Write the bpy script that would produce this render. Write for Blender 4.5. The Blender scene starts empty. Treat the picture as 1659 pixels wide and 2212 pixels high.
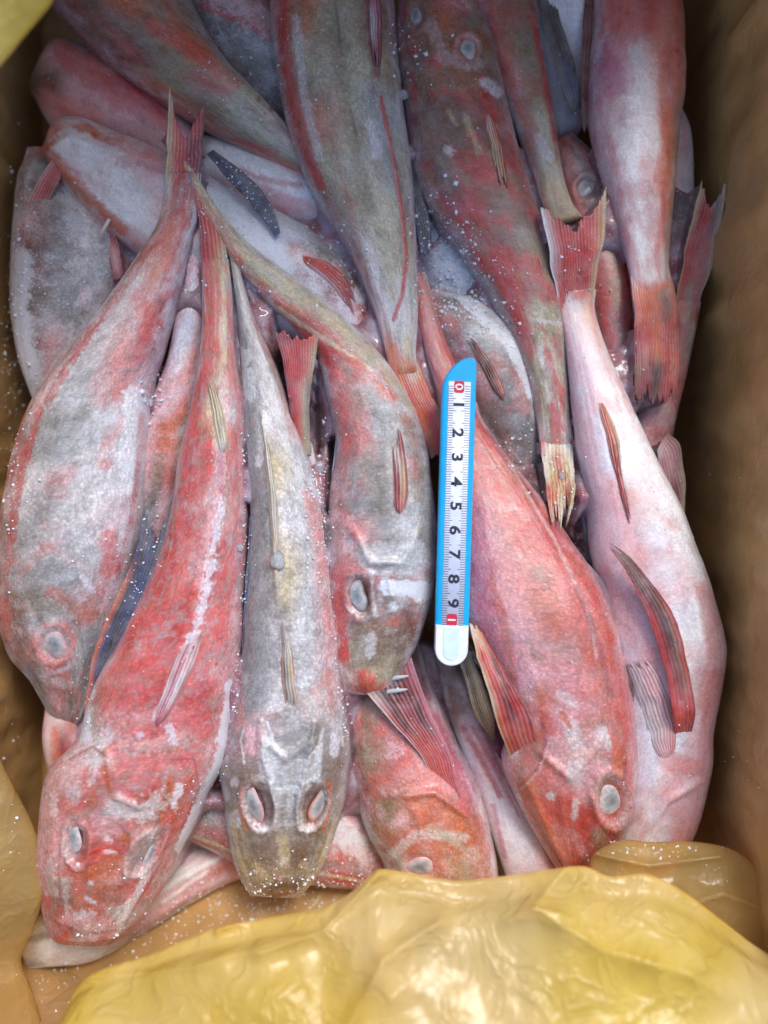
import bpy, bmesh, math, random
import numpy as np
from mathutils import Vector, Matrix
from mathutils.bvhtree import BVHTree

random.seed(7); rng = np.random.default_rng(7)
scene = bpy.context.scene
COL = scene.collection
R_ = math.radians

# ------------------------------------------------------------------ camera, sky, sun, exposure
HC = 36.0                                   # camera height over the pile, cm
cam_d = bpy.data.cameras.new("camera"); cam = bpy.data.objects.new("camera", cam_d); COL.objects.link(cam)
cam.location = (0, 0, HC*0.01)
cam_d.sensor_width = 36; cam_d.lens = 36*HC/44.24
cam_d.clip_start = 0.005; cam_d.clip_end = 50
cam_d.dof.use_dof = True; cam_d.dof.focus_distance = (HC-1.5)*0.01; cam_d.dof.aperture_fstop = 3.0
scene.camera = cam

SUN_EL, SUN_AZ = 50, 24                     # azimuth clockwise from the top of the picture
world = bpy.data.worlds.new("World"); scene.world = world; world.use_nodes = True
wn = world.node_tree.nodes; wl = world.node_tree.links
sky = wn.new("ShaderNodeTexSky"); sky.sky_type = 'NISHITA'; sky.sun_disc = False
sky.sun_elevation = R_(SUN_EL); sky.sun_rotation = R_(SUN_AZ); sky.dust_density = 2.2
wl.new(sky.outputs[0], wn["Background"].inputs[0]); wn["Background"].inputs[1].default_value = 0.15
sun_d = bpy.data.lights.new("sun", 'SUN'); sun_d.energy = 1.3; sun_d.angle = R_(18); sun_d.color = (1, .975, .95)
sun = bpy.data.objects.new("sun", sun_d); COL.objects.link(sun)
sdir = Vector((math.cos(R_(SUN_EL))*math.sin(R_(SUN_AZ)), math.cos(R_(SUN_EL))*math.cos(R_(SUN_AZ)), math.sin(R_(SUN_EL))))
sun.rotation_euler = sdir.to_track_quat('Z', 'Y').to_euler()
scene.view_settings.view_transform = 'Standard'; scene.view_settings.look = 'None'
scene.view_settings.exposure = 0.74; scene.view_settings.gamma = 1

# ------------------------------------------------------------------ helpers
PX = 50.0                                   # picture units per cm at z = 0
def W(u, v, z):                             # point of the place at height z (cm) -> metres
    k = (HC - z)/HC/PX*0.01
    return np.stack([(np.asarray(u, float)-829.5)*k, (1106-np.asarray(v, float))*k, np.asarray(z, float)*0.01*np.ones_like(k*np.asarray(u, float))], -1)
def UV(P):
    z = P[..., 2]*100
    f = PX*HC/(HC - z)*100
    return P[..., 0]*f+829.5, 1106-P[..., 1]*f

def lin(c):
    c = np.array(c)/255.0
    return np.where(c <= .04045, c/12.92, ((c+.055)/1.055)**2.4)
PAL = {k: lin(v) for k, v in dict(
    R=(182, 52, 46), r=(204, 116, 106), P=(220, 164, 166), M=(176, 78, 108), W=(238, 236, 237), w=(216, 208, 206),
    G=(150, 148, 146), g=(190, 190, 190), d=(108, 100, 94), O=(138, 118, 88), o=(198, 100, 62), B=(34, 52, 94),
    K=(52, 42, 42), T=(204, 184, 142), Y=(176, 168, 140), N=(116, 84, 68), L=(216, 210, 220), C=(134, 46, 54),
    b=(96, 116, 146), S=(202, 70, 60), p=(206, 184, 178)).items()}

def _hash(ix, iy, iz, seed):
    h = (ix.astype(np.int64)*374761393 + iy.astype(np.int64)*668265263 + iz.astype(np.int64)*2147483647 + seed*144665) & 0xffffffff
    h = ((h ^ (h >> 13))*1274126177) & 0xffffffff
    h = ((h ^ (h >> 16))*2246822519) & 0xffffffff
    return ((h ^ (h >> 15)) & 0xffffff)/float(0xffffff)
def vnoise(P, seed=0):
    P = np.asarray(P, float); i = np.floor(P).astype(np.int64); f = P-i; f = f*f*(3-2*f)
    out = 0
    for dx in (0, 1):
        wx = f[..., 0] if dx else 1-f[..., 0]
        for dy in (0, 1):
            wy = f[..., 1] if dy else 1-f[..., 1]
            for dz in (0, 1):
                wz = f[..., 2] if dz else 1-f[..., 2]
                out = out + wx*wy*wz*_hash(i[..., 0]+dx, i[..., 1]+dy, i[..., 2]+dz, seed)
    return out*2-1
def fbm(P, seed=0, octs=4):
    P = np.asarray(P, float); s = 0; a = 1; t = 0
    for o in range(octs):
        s = s+a*vnoise(P*2**o+o*17.3, seed+o); t += a; a *= .55
    return s/t
def sstep(a, b, x):
    t = np.clip((x-a)/(b-a), 0, 1); return t*t*(3-2*t)
def seg_dist(u, v, pts):
    d = np.full(u.shape, 1e9); tt = np.zeros(u.shape); n = max(len(pts)-1, 1)
    if len(pts) == 1:
        return np.hypot(u-pts[0][0], v-pts[0][1]), tt
    for k in range(n):
        (x0, y0), (x1, y1) = pts[k], pts[k+1]
        dx, dy = x1-x0, y1-y0; L = dx*dx+dy*dy+1e-9
        t = np.clip(((u-x0)*dx+(v-y0)*dy)/L, 0, 1)
        e = np.hypot(u-x0-t*dx, v-y0-t*dy)
        m = e < d; d = np.where(m, e, d); tt = np.where(m, (k+t)/n, tt)
    return d, tt
def poly_d(u, v, pts):                      # signed distance to a closed outline, negative inside
    d, _ = seg_dist(u, v, list(pts)+[pts[0]]); ins = np.zeros(u.shape, bool)
    for (x0, y0), (x1, y1) in zip(pts, list(pts[1:])+[pts[0]]):
        c = ((y0 > v) != (y1 > v)) & (u < (x1-x0)*(v-y0)/(y1-y0+1e-9)+x0); ins ^= c
    return np.where(ins, -d, d)
def catmull(A, t):                          # A (n,k); t in 0..n-1
    A = np.asarray(A, float); n = len(A)
    i = np.clip(np.floor(t).astype(int), 0, n-2); f = (t-i)[:, None]
    p1, p2 = A[i], A[i+1]
    p0 = np.where((i > 0)[:, None], A[np.maximum(i-1, 0)], 2*p1-p2)
    p3 = np.where((i < n-2)[:, None], A[np.minimum(i+2, n-1)], 2*p2-p1)
    return .5*((2*p1)+(-p0+p2)*f+(2*p0-5*p1+4*p2-p3)*f*f+(-p0+3*p1-3*p2+p3)*f**3)

def props(o, label=None, cat=None, group=None, kind=None):
    if label: o['label'] = label
    if cat: o['category'] = cat
    if group: o['group'] = group
    if kind: o['kind'] = kind
    return o
def tube(name, pts, r, mat, parent=None):
    P = np.array(pts, float); t = np.linspace(0, len(P)-1, 40); S = catmull(P, t); C = W(S[:, 0], S[:, 1], S[:, 2]); a = np.linspace(0, 2*math.pi, 8, endpoint=False)
    T = np.gradient(C, axis=0); T /= np.linalg.norm(T, axis=1)[:, None]; B = np.cross(T, (0, 0, 1)); B /= np.linalg.norm(B, axis=1)[:, None]; Nn = np.cross(B, T)
    w = r*(1-.7*np.linspace(0, 1, 40)**2)[:, None, None]*.01
    V = C[:, None]+w*(B[:, None]*np.cos(a)[None, :, None]+Nn[:, None]*np.sin(a)[None, :, None])
    return mesh_obj(name, V.reshape(-1, 3), grid_faces(40, 8, True), mat, parent)
def mesh_obj(name, V, F, mat, parent=None, col=None, skin=None, frost=None, smooth=True, origin=None):
    V = np.asarray(V, float)
    if origin is None: origin = V.mean(0) if parent is None else np.array(parent['_o'])
    me = bpy.data.meshes.new(name)
    ragged = isinstance(F, list) and len({len(f) for f in F}) > 1
    if not ragged: F = np.asarray(F)
    if not ragged:
        n, m = F.shape
        me.vertices.add(len(V)); me.vertices.foreach_set('co', (V-origin).astype(np.float32).ravel())
        me.loops.add(n*m); me.loops.foreach_set('vertex_index', F.astype(np.int32).ravel())
        me.polygons.add(n); me.polygons.foreach_set('loop_start', np.arange(0, n*m, m, dtype=np.int32))
        me.update(calc_edges=True); me.validate()
    else:
        me.from_pydata([tuple(x) for x in (V-origin)], [], [list(f) for f in F]); me.update()
    if smooth:
        me.polygons.foreach_set('use_smooth', np.ones(len(me.polygons), bool))
    nv = len(V)
    if col is not None:
        a = me.attributes.new('tint', 'FLOAT_COLOR', 'POINT')
        a.data.foreach_set('color', np.concatenate([col, np.ones((nv, 1))], 1).astype(np.float32).ravel())
    if skin is not None:
        a = me.attributes.new('skin', 'FLOAT_VECTOR', 'POINT'); a.data.foreach_set('vector', skin.astype(np.float32).ravel())
    if frost is not None:
        a = me.attributes.new('frost', 'FLOAT', 'POINT'); a.data.foreach_set('value', frost.astype(np.float32))
    me.materials.append(mat)
    o = bpy.data.objects.new(name, me); COL.objects.link(o)
    o['_o'] = [float(x) for x in origin]
    if parent is not None:
        o.parent = parent; o.location = Vector(origin)-Vector(parent['_o'])
    else:
        o.location = Vector(origin)
    return o
def grid_faces(n, m, wrap=False):
    i = np.arange(n-1)[:, None]; j = np.arange(m if wrap else m-1)[None, :]
    j2 = (j+1) % m
    return np.stack([i*m+j, i*m+j2, (i+1)*m+j2, (i+1)*m+j], -1).reshape(-1, 4)

# ------------------------------------------------------------------ materials
def new_mat(name):
    m = bpy.data.materials.new(name); m.use_nodes = True
    return m, m.node_tree.nodes, m.node_tree.links, m.node_tree.nodes['Principled BSDF']
def node(ns, t, **kw):
    n = ns.new(t)
    for k, v in kw.items():
        if isinstance(k, str) and k.startswith('i_'): n.inputs[k[2:].replace('_', ' ')].default_value = v
        else: setattr(n, k, v)
    return n
def mixc(ns, ls, fac, a, b, blend='MIX'):
    n = ns.new('ShaderNodeMix'); n.data_type = 'RGBA'; n.blend_type = blend
    for s, x in ((n.inputs[0], fac), (n.inputs[6], a), (n.inputs[7], b)):
        if hasattr(x, 'is_output'): ls.new(x, s)
        else: s.default_value = x if not isinstance(x, tuple) or len(x) == 4 else (*x, 1)
    return n.outputs[2]
def ramp(ns, ls, x, a, b, lo=0., hi=1.):
    n = ns.new('ShaderNodeMapRange'); n.interpolation_type = 'SMOOTHSTEP'
    ls.new(x, n.inputs[0]); n.inputs[1].default_value = a; n.inputs[2].default_value = b
    n.inputs[3].default_value = lo; n.inputs[4].default_value = hi
    return n.outputs[0]
def mth(ns, ls, op, a, b=0.0):
    n = ns.new('ShaderNodeMath'); n.operation = op
    for s, x in ((n.inputs[0], a), (n.inputs[1], b)):
        if hasattr(x, 'is_output'): ls.new(x, s)
        else: s.default_value = x
    return n.outputs[0]

def skin_material(name, scales=1.0, rough=.42, coat=.35, sss=.12, stretch=1.0):
    m, ns, ls, b = new_mat(name)
    tint = node(ns, 'ShaderNodeAttribute', attribute_name='tint'); sk = node(ns, 'ShaderNodeAttribute', attribute_name='skin')
    fr = node(ns, 'ShaderNodeAttribute', attribute_name='frost')
    n1 = node(ns, 'ShaderNodeTexNoise', i_Scale=10.0, i_Detail=6.0, i_Roughness=.65); ls.new(sk.outputs['Vector'], n1.inputs['Vector'])
    n2 = node(ns, 'ShaderNodeTexNoise', i_Scale=2.2, i_Detail=5.0, i_Roughness=.6); ls.new(sk.outputs['Vector'], n2.inputs['Vector'])
    mp = node(ns, 'ShaderNodeMapping'); mp.inputs['Scale'].default_value = (.75, 1.15, 1); ls.new(sk.outputs['Vector'], mp.inputs['Vector'])
    vo = node(ns, 'ShaderNodeTexVoronoi', i_Scale=9.5, i_Randomness=.8); ls.new(mp.outputs[0], vo.inputs['Vector'])
    c = mixc(ns, ls, 1.0, tint.outputs['Color'], ramp(ns, ls, n1.outputs[0], .3, .7, .86, 1.12), 'MULTIPLY')
    c = mixc(ns, ls, 1.0, c, ramp(ns, ls, n2.outputs[0], .3, .7, .9, 1.1), 'MULTIPLY')
    c = mixc(ns, ls, scales, c, mixc(ns, ls, 1.0, c, ramp(ns, ls, vo.outputs['Distance'], .15, .75, 1.12, .76), 'MULTIPLY'))
    sc_ = node(ns, 'ShaderNodeSeparateColor'); ls.new(vo.outputs['Color'], sc_.inputs[0])
    c = mixc(ns, ls, scales, c, mixc(ns, ls, 1.0, c, ramp(ns, ls, sc_.outputs[0], 0., 1., .8, 1.14), 'MULTIPLY'))
    # frost and ice glaze
    n3 = node(ns, 'ShaderNodeTexNoise', i_Scale=11.0, i_Detail=7.0, i_Roughness=.75); ls.new(sk.outputs['Vector'], n3.inputs['Vector'])
    n4 = node(ns, 'ShaderNodeTexNoise', i_Scale=1.3, i_Detail=4.0, i_Roughness=.6); ls.new(sk.outputs['Vector'], n4.inputs['Vector'])
    s = mth(ns, ls, 'ADD', mth(ns, ls, 'MULTIPLY', n3.outputs[0], .55), mth(ns, ls, 'MULTIPLY', n4.outputs[0], .45))
    s = mth(ns, ls, 'ADD', s, mth(ns, ls, 'MULTIPLY', fr.outputs['Fac'], .36))
    f = ramp(ns, ls, s, .62, .85, 0, .75)
    c = mixc(ns, ls, f, c, (.72, .75, .8, 1))
    hz = ramp(ns, ls, n4.outputs[0], .3, .75, .0, .15)
    c = mixc(ns, ls, hz, c, (.64, .62, .66, 1))
    ls.new(c, b.inputs['Base Color'])
    ls.new(ramp(ns, ls, n2.outputs[0], .3, .7, rough-.14, rough+.1), b.inputs['Roughness'])
    b.inputs['Specular IOR Level'].default_value = .5
    b.inputs['Coat Weight'].default_value = coat; b.inputs['Coat Roughness'].default_value = .09
    b.inputs['Subsurface Weight'].default_value = sss; b.inputs['Subsurface Radius'].default_value = (1, .35, .3); b.inputs['Subsurface Scale'].default_value = .0025
    hgt = mth(ns, ls, 'ADD', mth(ns, ls, 'MULTIPLY', n3.outputs[0], .8), mth(ns, ls, 'MULTIPLY', vo.outputs['Distance'], -.6*scales))
    hgt = mth(ns, ls, 'ADD', hgt, mth(ns, ls, 'MULTIPLY', n2.outputs[0], .7))
    bp = node(ns, 'ShaderNodeBump', i_Strength=.2, i_Distance=.0006); ls.new(hgt, bp.inputs['Height'])
    ls.new(bp.outputs[0], b.inputs['Normal'])
    n6 = node(ns, 'ShaderNodeTexNoise', i_Scale=4.0, i_Detail=5.0, i_Roughness=.6); ls.new(sk.outputs['Vector'], n6.inputs['Vector'])
    bp2 = node(ns, 'ShaderNodeBump', i_Strength=.6, i_Distance=.0012); ls.new(mth(ns, ls, 'ADD', n6.outputs[0], mth(ns, ls, 'MULTIPLY', n3.outputs[0], .45)), bp2.inputs['Height'])
    ls.new(bp2.outputs[0], b.inputs['Coat Normal'])
    return m
M_SKIN = skin_material('scaly_skin', .8, .38, .7)
M_BELLY = skin_material('belly_skin', .3, .4, .6, .2)
M_FIN = skin_material('fin_membrane', .0, .38, .45, .1)
_n, _l = M_FIN.node_tree.nodes, M_FIN.node_tree.links
_a = node(_n, 'ShaderNodeAttribute', attribute_name='clear'); _t = _n.new('ShaderNodeBsdfTransparent'); _x = _n.new('ShaderNodeMixShader')
_l.new(_a.outputs['Fac'], _x.inputs[0]); _l.new(_n['Principled BSDF'].outputs[0], _x.inputs[1]); _l.new(_t.outputs[0], _x.inputs[2]); _l.new(_x.outputs[0], _n['Material Output'].inputs[0])

def eye_material():
    m, ns, ls, b = new_mat('cloudy_eye')
    tint = node(ns, 'ShaderNodeAttribute', attribute_name='tint'); tc = node(ns, 'ShaderNodeTexCoord')
    n = node(ns, 'ShaderNodeTexNoise', i_Scale=500.0, i_Detail=5.0); ls.new(tc.outputs['Object'], n.inputs['Vector'])
    ls.new(mixc(ns, ls, 1.0, tint.outputs['Color'], ramp(ns, ls, n.outputs[0], .3, .7, .8, 1.15), 'MULTIPLY'), b.inputs['Base Color'])
    b.inputs['Roughness'].default_value = .3; b.inputs['Coat Weight'].default_value = .4; b.inputs['Coat Roughness'].default_value = .12
    return m
M_EYE = eye_material()

# ------------------------------------------------------------------ fish
SURF = {}; SURF0 = {}
GROUP = 'frozen fish piled in the box'
ALLV = []
def color_grid(rows, ts, q, P, seed, warp=1.0):
    n = len(rows); K = 9
    g = np.zeros((n, K, 3))
    for i, r in enumerate(rows):
        s = r[5]; cs = np.array([PAL[c] for c in s])
        x = np.linspace(0, len(s)-1, K); x0 = np.clip(np.floor(x).astype(int), 0, len(s)-2); f = (x-x0)[:, None]
        g[i] = cs[x0]*(1-f)+cs[x0+1]*f
    ft = ts+warp*(.4*fbm(P*.9, seed, 4)+.2*fbm(P*3.0, seed+5, 3)); fq = q+warp*(.11*fbm(P*.9+9, seed+9, 4)+.07*fbm(P*3.5, seed+15, 3))
    ft = np.clip(ft, 0, n-1-1e-6); fq = np.clip(fq*(K-1), 0, K-1-1e-6)
    i0 = ft.astype(int); a = ft-i0; a = sstep(.15, .85, a)[:, None]; j0 = fq.astype(int); b = (fq-j0)[:, None]
    return (g[i0, j0]*(1-b)+g[i0, j0+1]*b)*(1-a)+(g[i0+1, j0]*(1-b)+g[i0+1, j0+1]*b)*a

def fish(label, rows, flat=.74, p=2.35, mott=(), strokes=(), ridges=(), eyes=(), frost=.25, res=3.4, mat=None, head='end', seed=1, rough=.25, warp=1.0, name='gurnard', grow=1.07, orbits=()):
    rows = [tuple(r) for r in rows]
    A = np.array([r[:5] for r in rows], float); n = len(A)
    c = (A[:, :2]+A[:, 2:4])/2; L = np.r_[0, np.cumsum(np.hypot(*np.diff(c, axis=0).T))]
    N = max(24, int(L[-1]/res)); ts = np.interp(np.linspace(0, L[-1], N), L, np.arange(n))
    S = catmull(A, ts); s = np.linspace(0, 1, N)
    wmax = np.hypot(A[:, 0]-A[:, 2], A[:, 1]-A[:, 3]).max()
    nt = max(14, int(wmax*1.25/res)); nb = max(6, nt//4)
    th = np.r_[np.linspace(math.pi, 0, nt), -np.linspace(0, math.pi, nb+2)[1:-1]]; m = len(th)
    PL = W(S[:, 0], S[:, 1], S[:, 4]); PR = W(S[:, 2], S[:, 3], S[:, 4])
    C = (PL+PR)/2; D = (PR-PL)/2*grow; hw = np.linalg.norm(D, axis=1)
    Lm = L[-1]
    ends = np.ones(N)
    cap = .5*wmax/Lm
    if head in ('end', 'both'):
        ends *= np.where(s > 1-3.2*cap, 1-.6*sstep(0, 1.15, (s-(1-3.2*cap))/(3.2*cap)), 1)
        ends *= np.sqrt(np.clip((1-s)/(.14*cap), 0, 1))**.7
    if head in ('start', 'both'):
        t_ = 1-s
        ends *= np.where(t_ > 1-3.2*cap, 1-.6*sstep(0, 1.15, (t_-(1-3.2*cap))/(3.2*cap)), 1)
        ends *= np.sqrt(np.clip((1-t_)/(.14*cap), 0, 1))**.7
    if head == 'end': ends *= .3+.7*sstep(0, .13, s)
    if head == 'start': ends *= .3+.7*sstep(0, .13, 1-s)
    hh = hw*flat*ends
    hh = np.maximum(hh, .0004*np.minimum(1, hw/.0004))
    cs, sn = np.cos(th), np.sin(th)
    cx = np.sign(cs)*np.abs(cs)**(2/p); sz = np.sign(sn)*np.abs(sn)**(2/p)
    wob = 1+.035*fbm(np.stack([s*Lm/70, s*0+seed, s*0], -1), seed+60, 3)
    V = C[:, None, :]+D[:, None, :]*(cx[None, :]*np.where(cx[None, :] > 0, wob[:, None], 2-wob[:, None]))[..., None]
    V[:, :, 2] += hh[:, None]*sz[None, :]
    hwcm = hw*100
    skin = np.stack([np.broadcast_to((s*Lm/PX)[:, None], (N, m)), np.broadcast_to(hwcm[:, None]*0, (N, m))+np.median(hwcm)*(math.pi-np.abs(th))[None, :]*np.where(th < 0, -1, 1)[None, :], np.full((N, m), seed*7.7)], -1).reshape(-1, 3)
    q = np.broadcast_to(((1+cx)/2)[None, :], (N, m)).ravel(); T = np.broadcast_to(ts[:, None], (N, m)).ravel()
    V = V.reshape(-1, 3); top = np.broadcast_to(sn[None, :], (N, m)).ravel()
    NP = np.stack([skin[:, 0], skin[:, 1], skin[:, 2]], -1)
    u, v = UV(V)
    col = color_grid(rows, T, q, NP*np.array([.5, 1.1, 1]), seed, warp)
    stk = fbm(NP*np.array([.22, 4.5, 1]), seed+40, 4); col = col*(1+.16*stk)[:, None]
    for (ch, sc, thr, soft, amt, kind, st) in mott:
        x = fbm(NP*np.array([sc*st, sc, 1]), seed+31+ord(ch), 5)
        if kind == 'ridge': x = .5-np.abs(x)*3
        wgt = (amt*sstep(thr-soft*1.3, thr+soft*1.3, x))[:, None]
        col = col*(1-wgt)+PAL[ch]*wgt
    fz = np.full(len(V), frost)+.25*fbm(NP*.7, seed+77, 3)
    up = sstep(-.1, .15, top)
    sd = sstep(.72, .98, np.abs(2*q-1)+.12*fbm(NP*1.5, seed+71, 3)); fz = fz+.3*sd; e2 = (.3*sd)[:, None]; col = col*(1-e2)+PAL['L']*e2
    jit = .6*fbm(np.stack([u/16, v/16, u*0+seed], -1), seed+3, 4)+.75*fbm(np.stack([u/5, v/6, u*0+seed], -1), seed+4, 3)
    for st in strokes:
        ch, pts, wd, amt = st[:4]; jag = st[4] if len(st) > 4 else .7
        if ch[0] == '#': d = poly_d(u, v, pts)/wd+1; ch = ch[1:]; wgt = amt*up*(1-sstep(.6, 1.3, d+jag*jit*.8))
        else:
          d, _ = seg_dist(u, v, pts)
          wgt = (amt*up*(1-sstep(.45, 1.05, d/wd+jag*jit*.8)))
        if ch == '*': fz = fz+wgt
        else:
            col = col*(1-wgt[:, None])+PAL[ch]*wgt[:, None]
    dz = .012*stk*np.minimum(hwcm.repeat(m), 1.5)+.02*rough*fbm(NP*1.1, seed+50, 4)*np.minimum(hwcm.repeat(m), 1.5)
    for (pts, wd, h) in ridges:
        d, tt = seg_dist(u, v, pts)
        d = d*(1+.25*jit)
        dz = dz+h*.19*np.exp(-(d/wd)**2)*up*np.sin(np.clip(tt*.9+.05, 0, 1)*math.pi)**.5 if len(pts) > 1 else dz+h*.19*np.exp(-(d/wd)**2)*up
    for e in eyes:
        eu, ev, rx, ry, rot = e[:5]
        a = R_(rot); du, dv = u-eu, v-ev
        x = (du*math.cos(a)+dv*math.sin(a))/rx; y = (-du*math.sin(a)+dv*math.cos(a))/ry
        d = np.hypot(x, y)
        dz = dz-.16*np.exp(-(d/1.0)**4)*up+.05*np.exp(-((d-1.35)/.3)**2)*up
        rim = (up*np.exp(-((d-1.12)/.22)**2)*.4)[:, None]; rc = PAL[e[5] if len(e) > 5 else 'N']
        col = col*(1-rim)+rc*rim
    for (ou, ov, rx, ry, rot, od) in [tuple(x)+(1.,)*(6-len(x)) for x in orbits]:
        a = R_(rot); du, dv = u-ou, v-ov
        d = np.hypot((du*math.cos(a)+dv*math.sin(a))/rx, (-du*math.sin(a)+dv*math.cos(a))/ry)*(1+.2*jit)
        dz = dz-.36*od*np.exp(-(d/.85)**4)*up+.07*np.exp(-((d-1.2)/.2)**2)*up
        w_ = (up*(1-sstep(.55, 1.0, d))*.8*od)[:, None]; c_ = PAL['N']*.75*(.6+.4*np.clip(jit, -1, 1)[:, None])+PAL['C']*.25; col = col*(1-w_)+c_*w_
        w_ = (up*np.exp(-((d-1.1)/.13)**2)*.55*od)[:, None]; col = col*(1-w_)+PAL['w']*w_
    V0z = V[:, 2].copy()*100
    V[:, 2] += dz*.01
    # soft fringe of thicker skin along the silhouettes is left to the light
    F = grid_faces(N, m, True)
    # end caps
    V = np.vstack([V, C[0][None], C[-1][None]]); i0, i1 = N*m, N*m+1
    j = np.arange(m); j2 = (j+1) % m
    capf = np.concatenate([np.stack([np.full(m, i0), j2, j, np.full(m, i0)], -1), np.stack([np.full(m, i1), (N-1)*m+j, (N-1)*m+j2, np.full(m, i1)], -1)])
    col = np.vstack([col, col[:1], col[-1:]]); fz = np.r_[fz, .3, .3]
    skin = np.vstack([skin, skin[:1], skin[-1:]])
    me_F = [tuple(f) for f in ()]
    o = _body(name, V, F, capf[:, :3], mat or M_SKIN, np.clip(col, 0.003, 1), skin, fz)
    props(o, label, 'fish', GROUP)
    uu, vv = UV(V[:N*m]); tmask = top > -.05
    SURF[o.name] = (uu[tmask], vv[tmask], V[:N*m][tmask][:, 2]*100)
    SURF0[o.name] = (uu[tmask], vv[tmask], V0z[tmask])
    for k, e in enumerate(eyes):
        add_eye(o, *e[:6])
    return o
def _body(name, V, Q, T, mat, col, skin, fz):
    origin = V.mean(0); me = bpy.data.meshes.new(name)
    nq, ntri = len(Q), len(T)
    me.vertices.add(len(V)); me.vertices.foreach_set('co', (V-origin).astype(np.float32).ravel())
    me.loops.add(nq*4+ntri*3); me.loops.foreach_set('vertex_index', np.r_[Q.ravel(), T.ravel()].astype(np.int32))
    me.polygons.add(nq+ntri); me.polygons.foreach_set('loop_start', np.r_[np.arange(nq)*4, nq*4+np.arange(ntri)*3].astype(np.int32))
    me.update(calc_edges=True); me.validate()
    me.polygons.foreach_set('use_smooth', np.ones(nq+ntri, bool))
    a = me.attributes.new('tint', 'FLOAT_COLOR', 'POINT'); a.data.foreach_set('color', np.c_[col, np.ones(len(V))].astype(np.float32).ravel())
    a = me.attributes.new('skin', 'FLOAT_VECTOR', 'POINT'); a.data.foreach_set('vector', skin.astype(np.float32).ravel())
    a = me.attributes.new('frost', 'FLOAT', 'POINT'); a.data.foreach_set('value', fz.astype(np.float32))
    bm = bmesh.new(); bm.from_mesh(me); bmesh.ops.recalc_face_normals(bm, faces=bm.faces); bm.to_mesh(me); bm.free()
    me.materials.append(mat)
    o = bpy.data.objects.new(name, me); COL.objects.link(o); o.location = Vector(origin); o['_o'] = [float(x) for x in origin]
    return o
def surf_z(o, u, v):
    uu, vv, zz = SURF[o.name]
    out = []
    for a, b in zip(np.ravel(u), np.ravel(v)):
        d = (uu-a)**2+(vv-b)**2; k = np.argpartition(d, 6)[:6]; out.append(zz[k].max())
    return np.array(out).reshape(np.shape(u))
def add_eye(o, eu, ev, rx, ry, rot, rim='r'):
    uu, vv, zz = SURF0[o.name]; R0 = 1.5*max(rx, ry)
    mk = (np.abs(uu-eu) < R0) & (np.abs(vv-ev) < R0); mk &= zz > np.median(zz[mk])-.9
    X = np.c_[uu[mk]-eu, vv[mk]-ev, np.ones(mk.sum())]; pl = np.linalg.lstsq(X, zz[mk], rcond=None)[0]; z0 = pl[2]
    n, m = 14, 28
    ph = np.linspace(0, math.pi*.62, n); th = np.linspace(0, 2*math.pi, m, endpoint=False)
    a = R_(rot); rr = np.sin(ph)[:, None]*(1+.1*np.sin(th*2+eu)+.07*np.sin(th*3+ev)+.04*np.sin(th*5))[None, :]
    x = rr*np.cos(th)*rx; y = rr*np.sin(th)*ry
    U_ = eu+x*math.cos(a)-y*math.sin(a); V_ = ev+x*math.sin(a)+y*math.cos(a)
    hgt = .38*min(rx, ry)/PX
    Z = z0-.13+hgt*np.cos(ph)[:, None]*np.ones(m)+.85*(pl[0]*(U_-eu)+pl[1]*(V_-ev))
    k = (HC-z0)/HC/PX
    P = np.stack([(U_-829.5)*k*.01, (1106-V_)*k*.01, Z*.01], -1).reshape(-1, 3)
    r01 = np.broadcast_to(np.sin(np.minimum(ph, math.pi/2))[:, None], (n, m)).ravel()
    nz = fbm(np.stack([x.ravel()/rx*1.6+eu, y.ravel()/ry*1.6, x.ravel()*0], -1), 5, 4)
    r01 = np.clip(r01+.13*nz, 0, 1)
    c = lin((132, 138, 144))+(lin((186, 182, 182))-lin((132, 138, 144)))*sstep(.1, .75, r01)[:, None]
    e_ = sstep(.62, .98, r01)[:, None]*.85; c = c*(1-e_)+PAL[rim]*e_
    mesh_obj('eye', P, grid_faces(n, m, True), M_EYE, o, col=c)

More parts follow.
